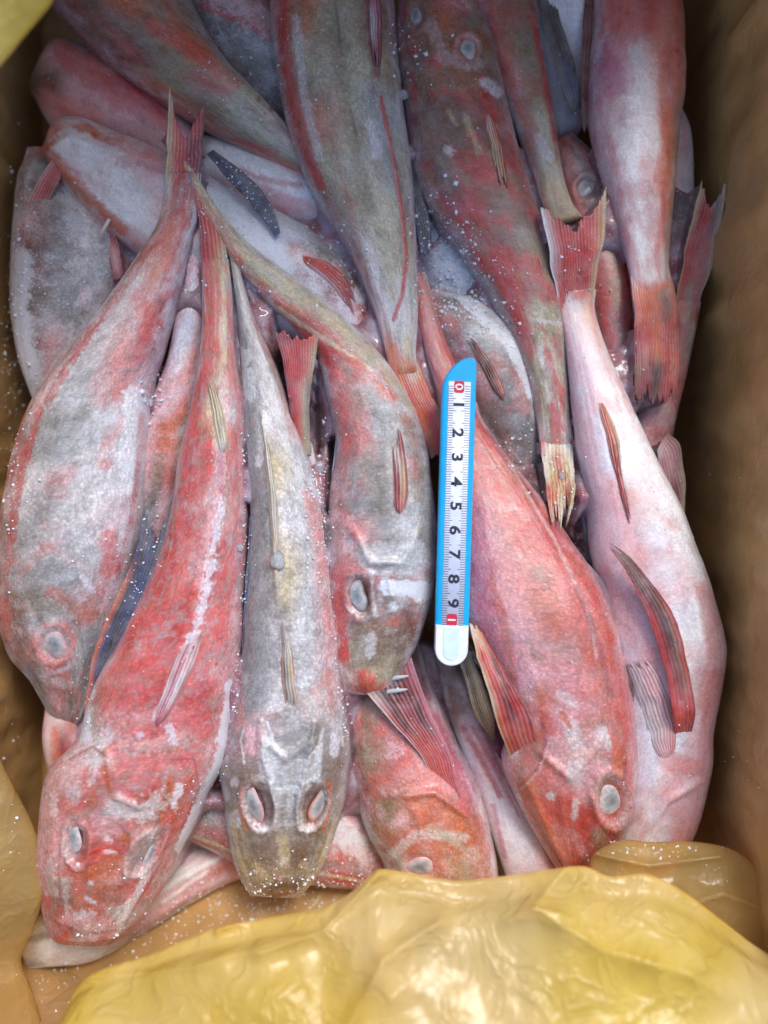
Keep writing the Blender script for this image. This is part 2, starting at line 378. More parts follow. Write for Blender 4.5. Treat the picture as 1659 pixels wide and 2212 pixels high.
def fin(o, name, rows, rays=12, raycol='R', amt=.6, fork=0.0, ragged=.05, ridge=.035, surf=None, frost=.15, seed=1, taper=0., label=None, edge=None, warp=.6, base=None, clear=None):
    clear = clear if clear is not None else (.6 if surf is not None else .22)
    """rows run from the fin's base to its tip: uL, vL, uR, vR, z, colours"""
    A = np.array([list(r[:4])+[r[4]] for r in rows], float); n = len(A)
    c = (A[:, :2]+A[:, 2:4])/2; L = np.r_[0, np.cumsum(np.hypot(*np.diff(c, axis=0).T))]
    N = max(14, int(L[-1]/5)); ts = np.interp(np.linspace(0, L[-1], N), L, np.arange(n)); S = catmull(A, ts)
    m = rays*5+1; w = np.linspace(0, 1, m)
    ph = w*rays*2*math.pi
    if surf is not None and ragged == .05: ragged = .28
    rg = rng.random(rays+1); rag = ragged*np.interp(w*rays, np.arange(rays+1), rg)+ragged*.6*rng.random(m)
    lenf = 1-fork*(1-np.abs(2*w-1)**1.3)-rag
    s = np.linspace(0, 1, N)
    # each ray is cut to its own length: resample along the fin
    TT = s[:, None]*lenf[None, :]
    tt = np.interp(TT.ravel()*L[-1], L, np.arange(n)); SS = catmull(A, tt).reshape(N, m, 5)
    bs = base if base is not None else (.45 if surf is not None else 1.0 if name == 'tail_fin' else .85)
    w0 = w; w = .5+(w[None, :]-.5)*(bs+(1-bs)*sstep(0, .3, s))[:, None]
    Uu = SS[..., 0]*(1-w)+SS[..., 2]*w; Vv = SS[..., 1]*(1-w)+SS[..., 3]*w; Z = SS[..., 4].copy(); w = w0
    if surf is not None: lenf = lenf; mid_ = (Uu+0)*0
    if surf is not None: Z = surf_z(o, Uu[::3, ::3], Vv[::3, ::3]); Z = np.stack([np.interp(np.arange(m), np.arange(m)[::3], r) for r in Z]); Z = np.stack([np.interp(np.arange(N), np.arange(N)[::3], Z[:, j]) for j in range(m)], 1); Z = Z-.06+(SS[..., 4]+.05)*(np.sin(np.pi*np.clip(w, .0, 1))**.6)[None, :]*(1-.0*s[:, None])
    rwid = 1+.5*np.interp(w*rays, np.arange(rays+1), rng.random(rays+1)-.5); ph = ph+1.2*fbm(np.stack([w*rays*.7, w*0+seed, w*0], -1), seed+2, 2)
    rayw = (.5+.5*np.cos(ph))*rwid.clip(.5, 1.2)
    wb = fbm(np.stack([s*L[-1]/45, s*0+seed*3, s*0], -1), seed+5, 3)*np.minimum(6, .12*np.hypot(A[:, 0]-A[:, 2], A[:, 1]-A[:, 3]).max()); Uu = Uu+wb[:, None]*np.sin(s*3.14)[:, None]
    Z = Z+ridge*(rayw[None, :])*(1-.5*s[:, None])+.05*fbm(np.stack([Uu/60, Vv/60, Uu*0+seed], -1), seed, 3)
    if surf is not None: Z = Z-.16*(1-sstep(0, .14, s))[:, None]
    P = W(Uu, Vv, Z).reshape(-1, 3)
    skin = np.stack([Vv/PX, Uu/PX, np.full_like(Uu, seed*3.3)], -1).reshape(-1, 3)
    q = np.broadcast_to(w, (N, m)).ravel(); T = tt
    col = color_grid(rows, T, q, skin, seed, warp)
    rr = (np.broadcast_to(rayw**2, (N, m)).ravel()*amt*(.6+.5*fbm(skin*np.array([.6, 3, 1]), seed+8, 3)))[:, None].clip(0, 1)
    rc = np.array(PAL[raycol]); col = col*(1-rr)+rc*rr
    # dark seams between rays
    gap = (np.broadcast_to(1-rayw, (N, m)).ravel()**3*.3)[:, None]; col = col*(1-gap)+col*.55*gap
    if edge:
        for side, ch in zip((0, 1), edge):
            if ch == '-': continue
            e = (1-sstep(.0, .07, np.abs(q-side)))[:, None]; col = col*(1-e)+PAL[ch]*e
    nv = len(P); th = .0004
    P2 = P.copy(); P2[:, 2] -= th
    F = grid_faces(N, m); Fb = F[:, ::-1]+nv
    idx = np.r_[np.arange(m), np.arange(1, N)*m+m-1, (N-1)*m+np.arange(m-2, -1, -1), np.arange(N-2, 0, -1)*m]
    i2 = np.roll(idx, -1); Fs = np.stack([i2, idx, idx+nv, i2+nv], -1)
    fz = np.full(2*nv, frost)
    fo = mesh_obj(name, np.vstack([P, P2]), np.vstack([F[:, ::-1], Fb[:, ::-1], Fs[:, ::-1]]), M_FIN, o, col=np.clip(np.vstack([col, col]), .003, 1), skin=np.vstack([skin, skin]), frost=fz)
    cl = (np.broadcast_to((1-rayw).clip(0, 1), (N, m)).ravel()**1.5)*clear*(.5+.5*np.broadcast_to(s[:, None], (N, m)).ravel()); cl = np.maximum(cl, clear*1.2*sstep(.1, 0, np.minimum(q, 1-q))).clip(0, 1)
    fo.data.attributes.new('clear', 'FLOAT', 'POINT').data.foreach_set('value', np.r_[cl, cl].astype(np.float32))
    return props(fo, label)

# ------------------------------------------------------------------ setting: ground, box, bag
def ground_mat():
    m, ns, ls, b = new_mat('concrete'); tc = node(ns, 'ShaderNodeTexCoord'); n = node(ns, 'ShaderNodeTexNoise', i_Scale=30.0, i_Detail=6.0); ls.new(tc.outputs['Object'], n.inputs['Vector'])
    ls.new(mixc(ns, ls, n.outputs[0], (.16, .155, .15, 1), (.28, .27, .26, 1)), b.inputs['Base Color']); b.inputs['Roughness'].default_value = .85
    return m
def cardboard_mat():
    m, ns, ls, b = new_mat('cardboard'); tc = node(ns, 'ShaderNodeTexCoord')
    n = node(ns, 'ShaderNodeTexNoise', i_Scale=60.0, i_Detail=6.0); ls.new(tc.outputs['Object'], n.inputs['Vector'])
    wv = node(ns, 'ShaderNodeTexWave', i_Scale=45.0, i_Distortion=.5); ls.new(tc.outputs['Object'], wv.inputs['Vector'])
    c = mixc(ns, ls, n.outputs[0], (.22, .125, .055, 1), (.33, .2, .1, 1)); c = mixc(ns, ls, mth(ns, ls, 'MULTIPLY', wv.outputs[1], .12), c, (.16, .09, .04, 1))
    ls.new(c, b.inputs['Base Color']); b.inputs['Roughness'].default_value = .8
    return m
def bag_mat(name, base, clear, trans, rough, haze=.0, crink=.45):
    m, ns, ls, b = new_mat(name); tc = node(ns, 'ShaderNodeTexCoord')
    n = node(ns, 'ShaderNodeTexNoise', i_Scale=28.0, i_Detail=5.0, i_Roughness=.6); ls.new(tc.outputs['Object'], n.inputs['Vector'])
    n2 = node(ns, 'ShaderNodeTexNoise', i_Scale=160.0, i_Detail=5.0, i_Roughness=.6); ls.new(tc.outputs['Object'], n2.inputs['Vector'])
    dk = tuple(x*.85 for x in base); lt = tuple(min(1, x*1.1) for x in base)
    c = mixc(ns, ls, ramp(ns, ls, n.outputs[0], .35, .65), (*dk, 1), (*lt, 1))
    n5 = node(ns, 'ShaderNodeTexNoise', i_Scale=14.0, i_Detail=3.0); ls.new(tc.outputs['Object'], n5.inputs['Vector'])
    c = mixc(ns, ls, ramp(ns, ls, n5.outputs[0], .4, .62, 0, haze), c, (.86, .68, .38, 1))
    ls.new(c, b.inputs['Base Color']); b.inputs['Roughness'].default_value = rough
    b.inputs['Coat Weight'].default_value = .4; b.inputs['Coat Roughness'].default_value = .16
    n7 = node(ns, 'ShaderNodeTexNoise', i_Scale=55.0, i_Detail=3.0, i_Roughness=.55, i_Distortion=.6); ls.new(tc.outputs['Object'], n7.inputs['Vector'])
    rdg = mth(ns, ls, 'ABSOLUTE', mth(ns, ls, 'SUBTRACT', n7.outputs[0], .5)); rdg = mth(ns, ls, 'POWER', rdg, .6)
    bp = node(ns, 'ShaderNodeBump', i_Strength=crink, i_Distance=.003, invert=True); ls.new(mth(ns, ls, 'ADD', rdg, mth(ns, ls, 'MULTIPLY', n2.outputs[0], .1)), bp.inputs['Height']); ls.new(bp.outputs[0], b.inputs['Normal'])
    tl = ns.new('ShaderNodeBsdfTranslucent'); ls.new(c, tl.inputs[0])
    tr = ns.new('ShaderNodeBsdfTransparent'); tr.inputs[0].default_value = (.95, .78, .38, 1)
    m1 = ns.new('ShaderNodeMixShader'); m1.inputs[0].default_value = trans; ls.new(b.outputs[0], m1.inputs[1]); ls.new(tl.outputs[0], m1.inputs[2])
    m2 = ns.new('ShaderNodeMixShader'); m2.inputs[0].default_value = clear; ls.new(m1.outputs[0], m2.inputs[1]); ls.new(tr.outputs[0], m2.inputs[2])
    ls.new(m2.outputs[0], ns['Material Output'].inputs[0])
    return m
M_CARD = cardboard_mat()
M_BAG = bag_mat('yellow_polythene', (.92, .68, .12), .25, .42, .26, .6, .7)
M_FILM = bag_mat('thin_yellow_polythene', (.66, .46, .17), .45, .3, .25)
M_LINER = bag_mat('yellow_polythene_liner', (.60, .35, .135), .15, .06, .3, 0., .25)

XL, XR, YT, YB, ZB, ZR = -17.6, 15.0, 26.5, -21.5, -7.0, 7.0
gr = mesh_obj('ground', [(-4, -4, -.085), (4, -4, -.085), (4, 4, -.085), (-4, 4, -.085)], [(0, 1, 2, 3)], ground_mat(), smooth=False); props(gr, kind='structure')
def boxmesh(x0, x1, y0, y1, z0, z1):
    v = [(x*.01, y*.01, z*.01) for x in (x0, x1) for y in (y0, y1) for z in (z0, z1)]
    return v, [(0, 1, 3, 2), (4, 6, 7, 5), (0, 4, 5, 1), (2, 3, 7, 6), (0, 2, 6, 4), (1, 5, 7, 3)]
v, f = boxmesh(XL-.4, XR+.4, YB-.4, YT+.4, ZB-.6, ZB-.2)
box = mesh_obj('cardboard_box', v, f, M_CARD, smooth=False)
props(box, 'brown cardboard box holding the bag of frozen fish', 'box')
for x0, x1, y0, y1 in ((XL-.5, XL-.05, YB-.5, YT+.5), (XR+.05, XR+.5, YB-.5, YT+.5), (XL-.04, XR+.04, YT+.05, YT+.5), (XL-.04, XR+.04, YB-.5, YB-.05)):
    v, f = boxmesh(x0, x1, y0, y1, ZB-.2, 12 if y0 > 20 else ZR)
    mesh_obj('wall_panel', v, f, M_CARD, box, smooth=False)
v, f = boxmesh(XL, XR, YT+.1, YT+.5, 12.05, 24); mesh_obj('shade_flap', v, f, M_CARD, box, smooth=False)  # unseen upright flap, added to shade the top end of the pile

def liner():
    n, k = 420, 46; t = np.linspace(0, 1, n, endpoint=False)
    # rounded rectangle
    hx, hy, r = (XR-XL)/2-.15, (YT-YB)/2-.15, 2.2; cx, cy = (XR+XL)/2, (YT+YB)/2
    seg = [2*(hx-r), math.pi/2*r, 2*(hy-r), math.pi/2*r]*2; cum = np.r_[0, np.cumsum(seg)]; d = t*cum[-1]
    P = np.zeros((n, 2)); Nn = np.zeros((n, 2))
    cor = [(hx-r, -hy+r, -90), (hx-r, hy-r, 0), (-hx+r, hy-r, 90), (-hx+r, -hy+r, 180)]
    st = [((-hx+r, -hy), (1, 0), (0, -1)), ((hx, -hy+r), (0, 1), (1, 0)), ((hx-r, hy), (-1, 0), (0, 1)), ((-hx, hy-r), (0, -1), (-1, 0))]
    for i, x in enumerate(d):
        s = min(np.searchsorted(cum, x, side='right')-1, 7); e = x-cum[s]
        if s % 2 == 0:
            p, g, nn = st[s//2]; P[i] = (p[0]+g[0]*e, p[1]+g[1]*e); Nn[i] = nn
        else:
            c = cor[s//2]; a = R_(c[2])+e/r; P[i] = (c[0]+r*math.cos(a), c[1]+r*math.sin(a)); Nn[i] = (math.cos(a), math.sin(a))
    P += (cx, cy)
    V = []
    for z in np.linspace(0, 1, k):
        if z < .12:                          # floor
            f = z/.12; Z = np.full(n, ZB-.1); q = (P-(cx, cy))*(.02+.95*f)+(cx, cy)
        else:
            f = (z-.12)/.88; Z = ZB+f*(ZR-ZB+.3+5.0*sstep(YT-6, YT-1, P[:, 1])); q = P.copy()
            A = np.stack([P[:, 0]*.5, P[:, 1]*.5, Z*.10], -1)
            w = np.abs(fbm(A, 3, 4))*1.3+.25*fbm(np.stack([P[:, 0]*1.4, P[:, 1]*1.4, Z*.35], -1), 9, 4)+.1
            q = q-Nn*np.clip(w*.5*min(1, f*4), .0, 2)[:, None]
        V.append(np.c_[q, Z])
    V = np.concatenate(V)*.01
    return V, grid_faces(k, n, True)
v, f = liner()
bag = mesh_obj('plastic_bag', v, f[:, ::-1], M_LINER)
props(bag, 'yellow polythene bag lining the box with its mouth folded open', 'plastic bag')

def sheet(name, edge, rows, mat, res=5., wr=.35, seed=1, creases=(), outv=None):
    """edge: picture line of the lip; rows: (du, dv or target v, z, is_target) going over the lip"""
    E = np.array(edge, float); L = np.r_[0, np.cumsum(np.hypot(*np.diff(E, axis=0).T))]
    N = int(L[-1]/res); t = np.interp(np.linspace(0, L[-1], N), L, np.arange(len(E))); e = catmull(E, t)
    K = len(rows); M = 110; tt = np.linspace(0, K-1, M)
    G = np.zeros((K, N, 3))
    for i, (fr, off, z) in enumerate(rows):
        g = e.copy()
        tgt = outv(e) if outv else None
        if fr > 0: g = e*(1-fr)+tgt*fr
        g = g+np.array(off); G[i] = np.c_[g, np.full(N, z)]
    S = np.stack([catmull(G[:, j], tt) for j in range(N)], 1)   # M,N,3
    U_, V_, Z = S[..., 0], S[..., 1], S[..., 2]
    amp = sstep(0, 2.5, tt)[:, None]*.8+.25
    A = np.stack([(U_*.55+V_*.83)/150, (-U_*.83+V_*.55)/420, U_*0], -1)
    wx = .5*fbm(np.stack([U_/300, V_/300, U_*0+seed], -1), seed+2, 3); rid = 0
    for ang_, per, am in ((20+seed*7, 430, 1.), (118+seed*5, 300, .8), (68+seed*11, 210, .5), (150+seed*3, 130, .28)):
        q_ = (U_*math.cos(R_(ang_))+V_*math.sin(R_(ang_)))/per+wx*430/per*.6+seed*.37; rid = rid+am*np.sqrt((2*(q_-np.floor(q_))-1)**2+.004)*(.5+.9*np.abs(fbm(np.stack([U_/200+ang_, V_/200, U_*0], -1), seed+6, 2)))
    rid = rid-1.2
    A2 = np.stack([(U_*.9-V_*.4)/60, (U_*.4+V_*.9)/170, U_*0], -1)
    rid2 = fbm(A2*.6, seed+7, 2)
    Z = Z+wr*amp*(rid*1.0+rid2*.12+.5*fbm(A*.45, seed+3, 2))
    for pts, wd, h in creases:
        d, _ = seg_dist(U_, V_, pts); Z = Z+h*np.exp(-d/wd)
    P = W(U_, V_, Z).reshape(-1, 3)
    return mesh_obj(name, P, grid_faces(M, N), mat, bag)
front_edge = [(120, 2230), (170, 2130), (230, 2092), (330, 2062), (450, 2012), (560, 1988), (700, 1962), (770, 1922), (800, 1892), (825, 1880), (870, 1886), (950, 1900), (1000, 1905), (1090, 1895), (1180, 1882), (1260, 1874), (1320, 1896), (1400, 1892), (1480, 1930), (1560, 1990), (1640, 2050), (1760, 2120)]
sheet('front_fold', front_edge, [(0, (0, 30), -1), (0, (0, 5), 4.5), (0, (0, 0), 5.2), (.08, (0, 0), 5.5), (.16, (0, 0), 6.1), (.35, (0, 0), 7.0), (.7, (0, 0), 8.2), (1, (0, 0), 9.2)], M_BAG, seed=4, wr=.2,
      outv=lambda e: np.c_[e[:, 0]*1.15-120, np.full(len(e), 2420.)],
      creases=[([(950, 1992), (890, 2030), (830, 2075), (790, 2150), (740, 2240)], 16, .5), ([(1100, 1990), (1160, 1960), (1210, 1975)], 26, .4), ([(820, 1885), (700, 2010), (560, 2060)], 22, .5), ([(1220, 1880), (1150, 1960), (1300, 2050), (1500, 2110)], 30, .4), ([(200, 2110), (420, 2090), (640, 2020)], 22, .3), ([(470, 2010), (520, 1990)], 9, .3)])
right_edge = [(1230, 1930), (1268, 1876), (1285, 1843), (1340, 1818), (1410, 1822), (1480, 1820), (1560, 1830), (1620, 1858), (1670, 1892), (1740, 1960)]
sheet('corner_fold', right_edge, [(0, (0, 35), -1.5), (0, (0, 10), 1.2), (0, (0, 0), 2.6), (.2, (0, 0), 3.2), (.6, (0, 0), 3.9), (1, (0, 0), 4.2)], M_FILM, seed=11, wr=.3,
      outv=lambda e: np.c_[e[:, 0], np.full(len(e), 2150.)], creases=[([(1285, 1845), (1400, 1870), (1560, 1850)], 12, .35), ([(1480, 1960), (1560, 1930), (1640, 1960)], 16, .4), ([(1470, 1925), (1440, 1960)], 8, .3)])
inner_edge = [(-160, 2230), (0, 2150), (120, 2085), (230, 2020), (350, 1955), (470, 1905), (600, 1880), (720, 1878), (840, 1890), (900, 1900)]
sheet('inner_fold', inner_edge, [(0, (0, 25), -5), (0, (0, 0), -3.4), (.25, (0, 0), -1.9), (.6, (0, 0), .2), (1, (0, 0), 2.5)], M_LINER, seed=21, wr=.22,
      outv=lambda e: np.c_[e[:, 0], np.full(len(e), 2280.)])
side_edge = [(-90, 1400), (-60, 1500), (-30, 1580), (15, 1680), (60, 1770), (88, 1850), (90, 1920), (66, 2010), (40, 2075), (60, 2130), (90, 2230)]
sheet('side_fold', side_edge, [(0, (-25, 0), -2.5), (0, (-6, 0), .2), (0, (0, 0), 1.4), (.3, (0, 0), 2.4), (.7, (0, 0), 3.6), (1, (0, 0), 5)], M_FILM, seed=31, wr=.25,
      outv=lambda e: np.c_[np.full(len(e), -260.), e[:, 1]+40])
flap_edge = [(-60, 190), (5, 128), (50, 72), (88, 28), (108, 0), (130, -60)]
sheet('top_fold', flap_edge, [(0, (-10, -8), 7.5), (0, (0, 0), 9.), (.4, (0, 0), 9.8), (1, (0, 0), 10.5)], M_BAG, seed=41, wr=.1, outv=lambda e: np.c_[e[:, 0]*.4-160, e[:, 1]*.4-180])

# ------------------------------------------------------------------ the fish, lowest first
GM = ('d', 1.6, .12, .22, .45, 'fbm', .8)
# dark bodies and belly fish of the lower layers
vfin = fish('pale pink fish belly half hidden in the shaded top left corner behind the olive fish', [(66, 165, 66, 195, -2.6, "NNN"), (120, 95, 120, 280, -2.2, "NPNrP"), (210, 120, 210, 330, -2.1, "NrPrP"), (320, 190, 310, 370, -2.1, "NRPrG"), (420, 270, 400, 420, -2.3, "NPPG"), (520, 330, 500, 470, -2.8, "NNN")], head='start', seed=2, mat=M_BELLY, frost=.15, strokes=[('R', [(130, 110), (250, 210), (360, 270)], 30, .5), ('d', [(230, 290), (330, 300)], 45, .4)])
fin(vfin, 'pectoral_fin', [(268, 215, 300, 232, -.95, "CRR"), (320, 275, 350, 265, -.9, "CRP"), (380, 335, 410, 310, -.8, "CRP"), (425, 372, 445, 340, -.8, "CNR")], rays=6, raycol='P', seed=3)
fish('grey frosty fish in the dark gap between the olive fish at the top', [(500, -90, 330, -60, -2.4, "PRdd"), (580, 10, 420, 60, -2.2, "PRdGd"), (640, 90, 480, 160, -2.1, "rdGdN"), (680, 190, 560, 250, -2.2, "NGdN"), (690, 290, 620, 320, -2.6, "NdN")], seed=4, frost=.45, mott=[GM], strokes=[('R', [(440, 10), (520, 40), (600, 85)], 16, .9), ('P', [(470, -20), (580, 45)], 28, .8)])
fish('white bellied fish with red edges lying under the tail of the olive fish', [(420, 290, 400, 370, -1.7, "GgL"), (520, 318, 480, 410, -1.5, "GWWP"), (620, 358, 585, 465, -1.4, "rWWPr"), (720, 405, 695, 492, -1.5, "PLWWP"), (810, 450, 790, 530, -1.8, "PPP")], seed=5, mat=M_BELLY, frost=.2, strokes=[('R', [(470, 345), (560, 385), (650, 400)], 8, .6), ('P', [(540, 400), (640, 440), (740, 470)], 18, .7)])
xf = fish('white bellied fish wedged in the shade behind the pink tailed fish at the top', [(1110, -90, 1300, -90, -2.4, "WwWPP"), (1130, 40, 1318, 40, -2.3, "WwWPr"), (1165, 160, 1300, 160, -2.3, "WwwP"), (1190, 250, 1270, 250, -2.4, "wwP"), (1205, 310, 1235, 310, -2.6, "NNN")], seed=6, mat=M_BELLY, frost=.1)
fin(xf, 'pectoral_fin', [(1150, -30, 1190, -40, -1., "KdK"), (1185, 90, 1220, 70, -.8, "dKd"), (1215, 190, 1250, 170, -.8, "dBK"), (1240, 255, 1262, 240, -.9, "KK")], rays=7, raycol='G', amt=.35, seed=7)
fin(xf, 'pelvic_fin', [(1262, -30, 1302, -30, -.7, "NCN"), (1258, 110, 1297, 110, -.6, "CNN"), (1256, 210, 1280, 210, -.6, "NCN"), (1260, 290, 1270, 290, -.7, "NN")], rays=5, raycol='N', amt=.4, seed=8)
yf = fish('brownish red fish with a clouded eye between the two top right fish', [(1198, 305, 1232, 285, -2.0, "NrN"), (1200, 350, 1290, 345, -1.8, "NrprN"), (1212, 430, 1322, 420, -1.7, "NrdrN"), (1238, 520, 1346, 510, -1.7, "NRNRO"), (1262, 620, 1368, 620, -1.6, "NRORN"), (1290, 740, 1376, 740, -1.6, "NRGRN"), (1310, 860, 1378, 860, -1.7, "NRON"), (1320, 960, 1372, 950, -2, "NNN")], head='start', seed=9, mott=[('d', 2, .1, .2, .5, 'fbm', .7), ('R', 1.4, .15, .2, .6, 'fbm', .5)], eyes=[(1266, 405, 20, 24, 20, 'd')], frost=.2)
fish('pale frosted flank of a fish pressed against the right wall of the bag', [(1445, 230, 1468, 220, -1.8, "wPw"), (1440, 290, 1491, 290, -1.7, "wPPw"), (1440, 400, 1496, 400, -1.7, "pPww"), (1440, 500, 1490, 520, -1.7, "pPw"), (1440, 610, 1470, 610, -1.9, "PPP")], seed=10, mat=M_BELLY, frost=.55)
lf = fish('slim red fish by the right wall with its forked tail standing up', [(1462, 640, 1512, 652, -1.1, "rrYrR"), (1452, 740, 1496, 735, -1.2, "rrrYr"), (1420, 830, 1474, 835, -1.3, "rPrrr"), (1370, 910, 1450, 930, -1.6, "NPrrN"), (1335, 1010, 1442, 1025, -2.1, "PPPPP"), (1310, 1150, 1430, 1150, -2.7, "PPPPP")], seed=12, frost=.25, strokes=[('w', [(1400, 850), (1440, 900)], 30, .4)])
fin(lf, 'tail_fin', [(1456, 700, 1500, 705, -1.3, "rrYrR"), (1462, 642, 1512, 652, -1.0, "rrYrR"), (1478, 555, 1541, 562, -.7, "RSrrY"), (1502, 450, 1562, 465, -.2, "TRSdT"), (1519, 376, 1570, 378, .2, "TTRYT")], rays=12, raycol='r', fork=.17, seed=13, edge='TT')
fin(lf, 'anal_fin', [(1418, 975, 1442, 930, -.5, "LPC"), (1428, 1040, 1470, 960, -.3, "CPC"), (1445, 1110, 1480, 1030, -.3, "MCT"), (1462, 1170, 1480, 1130, -.3, "MT")], rays=8, raycol='P', seed=14, edge='-T')
ef = fish('narrow crimson fish with a blue-black fin squeezed behind the white belly', [(1222, 880, 1276, 870, -1.3, "NCP"), (1235, 1000, 1292, 1000, -1.3, "CRP"), (1238, 1100, 1298, 1100, -1.3, "RPL"), (1242, 1200, 1315, 1200, -1.4, "LNL"), (1270, 1320, 1345, 1310, -1.6, "LLP")], seed=15, frost=.2)
fin(ef, 'pectoral_fin', [(1258, 1060, 1290, 1060, .0, "PPd"), (1256, 1130, 1294, 1130, .05, "BdB"), (1270, 1200, 1298, 1190, .05, "KBK"), (1284, 1260, 1298, 1255, .0, "BB")], rays=6, raycol='b', amt=.3, seed=16)
rf = fish('grey fish under a white ice glaze beside the left wall', [(60, 320, 130, 320, -2.4, "Prr"), (45, 400, 180, 410, -2.1, "CwdGG"), (45, 480, 262, 510, -1.9, "wPGwC"), (38, 590, 264, 600, -1.8, "wCGGg"), (38, 690, 235, 690, -1.8, "wNGGw"), (48, 780, 190, 790, -1.9, "wdPww"), (75, 870, 130, 870, -2.2, "www"), (105, 950, 150, 940, -2.6, "www")], seed=17, frost=.5, mott=[GM, ('N', 1.2, .2, .2, .5, 'fbm', .7)], strokes=[('L', [(45, 560), (42, 700), (62, 800)], 22, .9), ('*', [(45, 560), (42, 700), (62, 800)], 30, .5), ('P', [(185, 635)], 18, .6)])
fin(rf, 'pectoral_fin', [(222, 520, 252, 500, -.65, "CRC"), (238, 570, 262, 560, -.6, "CPC"), (246, 612, 268, 600, -.7, "CC")], rays=6, raycol='P', seed=18)
fin(rf, 'tail_fin', [(112, 345, 135, 370, -.6, "PRr"), (85, 390, 118, 420, -.4, "rRd"), (55, 450, 90, 465, -.4, "rSC"), (40, 492, 70, 500, -.5, "TrC")], rays=7, raycol='r', seed=19, edge='p-')
fish('white tailed fish peeking from under the big red fish at the bottom left', [(620, 1800, 610, 1890, -2.9, "PPPPP"), (490, 1810, 515, 1895, -2.8, "NPrPP"), (400, 1845, 405, 1950, -2.7, "PwPPN"), (300, 1880, 325, 2000, -2.6, "wWwPN"), (190, 1930, 212, 2062, -2.3, "wWWww"), (100, 1970, 130, 2080, -2.2, "wWWww"), (38, 2040, 58, 2090, -2.1, "wwN")], seed=20, mat=M_BELLY, frost=.35, strokes=[('W', [(330, 1935), (420, 1880), (480, 1850)], 7, .9), ('W', [(350, 1950), (450, 1880)], 5, .8), ('N', [(60, 2030), (150, 2010)], 10, .6)], head='end')
of = fish('pink and red fish lying crosswise behind the grey fish at the bottom', [(350, 1660, 330, 1770, -2.0, "PrrRo"), (440, 1640, 440, 1815, -1.9, "PrGRo"), (540, 1650, 540, 1862, -1.8, "PrPRo"), (640, 1690, 640, 1892, -1.8, "PrPRo"), (720, 1720, 722, 1906, -1.8, "PLrRo"), (800, 1760, 802, 1916, -1.9, "PPrRo"), (870, 1800, 866, 1918, -2.1, "PrRo")], seed=22, frost=.4, mott=[('G', 1.5, .1, .2, .6, 'fbm', .7), ('R', 1.2, .2, .2, .5, 'fbm', .7)], strokes=[('T', [(400, 1798), (540, 1855)], 5, .8), ('T', [(690, 1886), (800, 1908)], 5, .8), ('*', [(720, 1780), (790, 1850)], 40, .4)])
fish('small pink fish poking out between the left wall and the big red fish', [(120, 1410, 210, 1410, -1.8, "PPP"), (102, 1530, 172, 1530, -1.5, "Pppo"), (96, 1600, 165, 1600, -1.4, "PpoCr"), (110, 1680, 160, 1680, -1.5, "PoCP"), (130, 1740, 160, 1740, -1.8, "PP")], seed=23, mat=M_BELLY)
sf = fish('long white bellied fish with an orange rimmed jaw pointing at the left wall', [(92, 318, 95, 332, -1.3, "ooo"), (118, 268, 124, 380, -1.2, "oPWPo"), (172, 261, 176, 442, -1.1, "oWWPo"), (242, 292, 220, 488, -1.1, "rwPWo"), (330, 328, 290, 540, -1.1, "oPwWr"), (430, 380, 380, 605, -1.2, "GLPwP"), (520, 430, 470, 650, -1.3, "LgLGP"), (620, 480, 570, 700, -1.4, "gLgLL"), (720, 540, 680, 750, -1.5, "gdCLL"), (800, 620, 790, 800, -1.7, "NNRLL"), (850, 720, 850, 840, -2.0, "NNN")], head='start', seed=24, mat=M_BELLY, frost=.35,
    strokes=[('o', [(96, 320), (130, 285), (190, 275), (260, 300)], 17, .85), ('o', [(96, 320), (140, 380), (190, 430), (260, 500)], 22, .8), ('W', [(150, 300), (185, 340), (260, 390)], 34, .8), ('R', [(200, 290), (240, 310)], 8, .6), ('M', [(300, 352), (350, 372)], 8, .5), ('*', [(470, 430), (600, 560), (740, 660)], 70, .35), ('d', [(690, 520), (750, 560)], 40, .6), ('B', [(735, 515), (755, 530)], 14, .6), ('r', [(640, 545), (720, 590)], 26, .6)],
    ridges=[([(100, 330), (150, 300), (240, 330)], 12, .8), ([(100, 330), (160, 395), (240, 470)], 14, .8)])
fin(sf, 'pectoral_fin', [(445, 334, 462, 322, .55, "dBd"), (505, 402, 540, 385, .6, "KBdB"), (560, 462, 590, 448, .6, "KBKB"), (600, 520, 608, 514, .55, "BB")], rays=6, raycol='b', amt=.25, seed=25, edge='-d')
fin(sf, 'dorsal_fin', [(636, 562, 668, 543, .12, "rSr"), (690, 595, 735, 585, .12, "LSRr"), (740, 650, 768, 640, .1, "PRC"), (770, 698, 778, 690, .1, "RC")], rays=6, raycol='S', surf=True, seed=26)
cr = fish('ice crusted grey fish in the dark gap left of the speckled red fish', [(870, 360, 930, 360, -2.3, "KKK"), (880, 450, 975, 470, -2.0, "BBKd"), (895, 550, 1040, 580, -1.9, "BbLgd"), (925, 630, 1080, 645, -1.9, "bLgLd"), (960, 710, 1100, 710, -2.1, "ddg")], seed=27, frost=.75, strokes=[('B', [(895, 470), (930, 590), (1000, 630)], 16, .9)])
fin(cr, 'pectoral_fin', [(885, 330, 905, 330, -.2, "KBK"), (888, 420, 912, 415, -.1, "BKd"), (900, 500, 930, 490, -.1, "BKB"), (912, 560, 925, 555, -.1, "BB")], rays=5, raycol='b', amt=.2, seed=28)
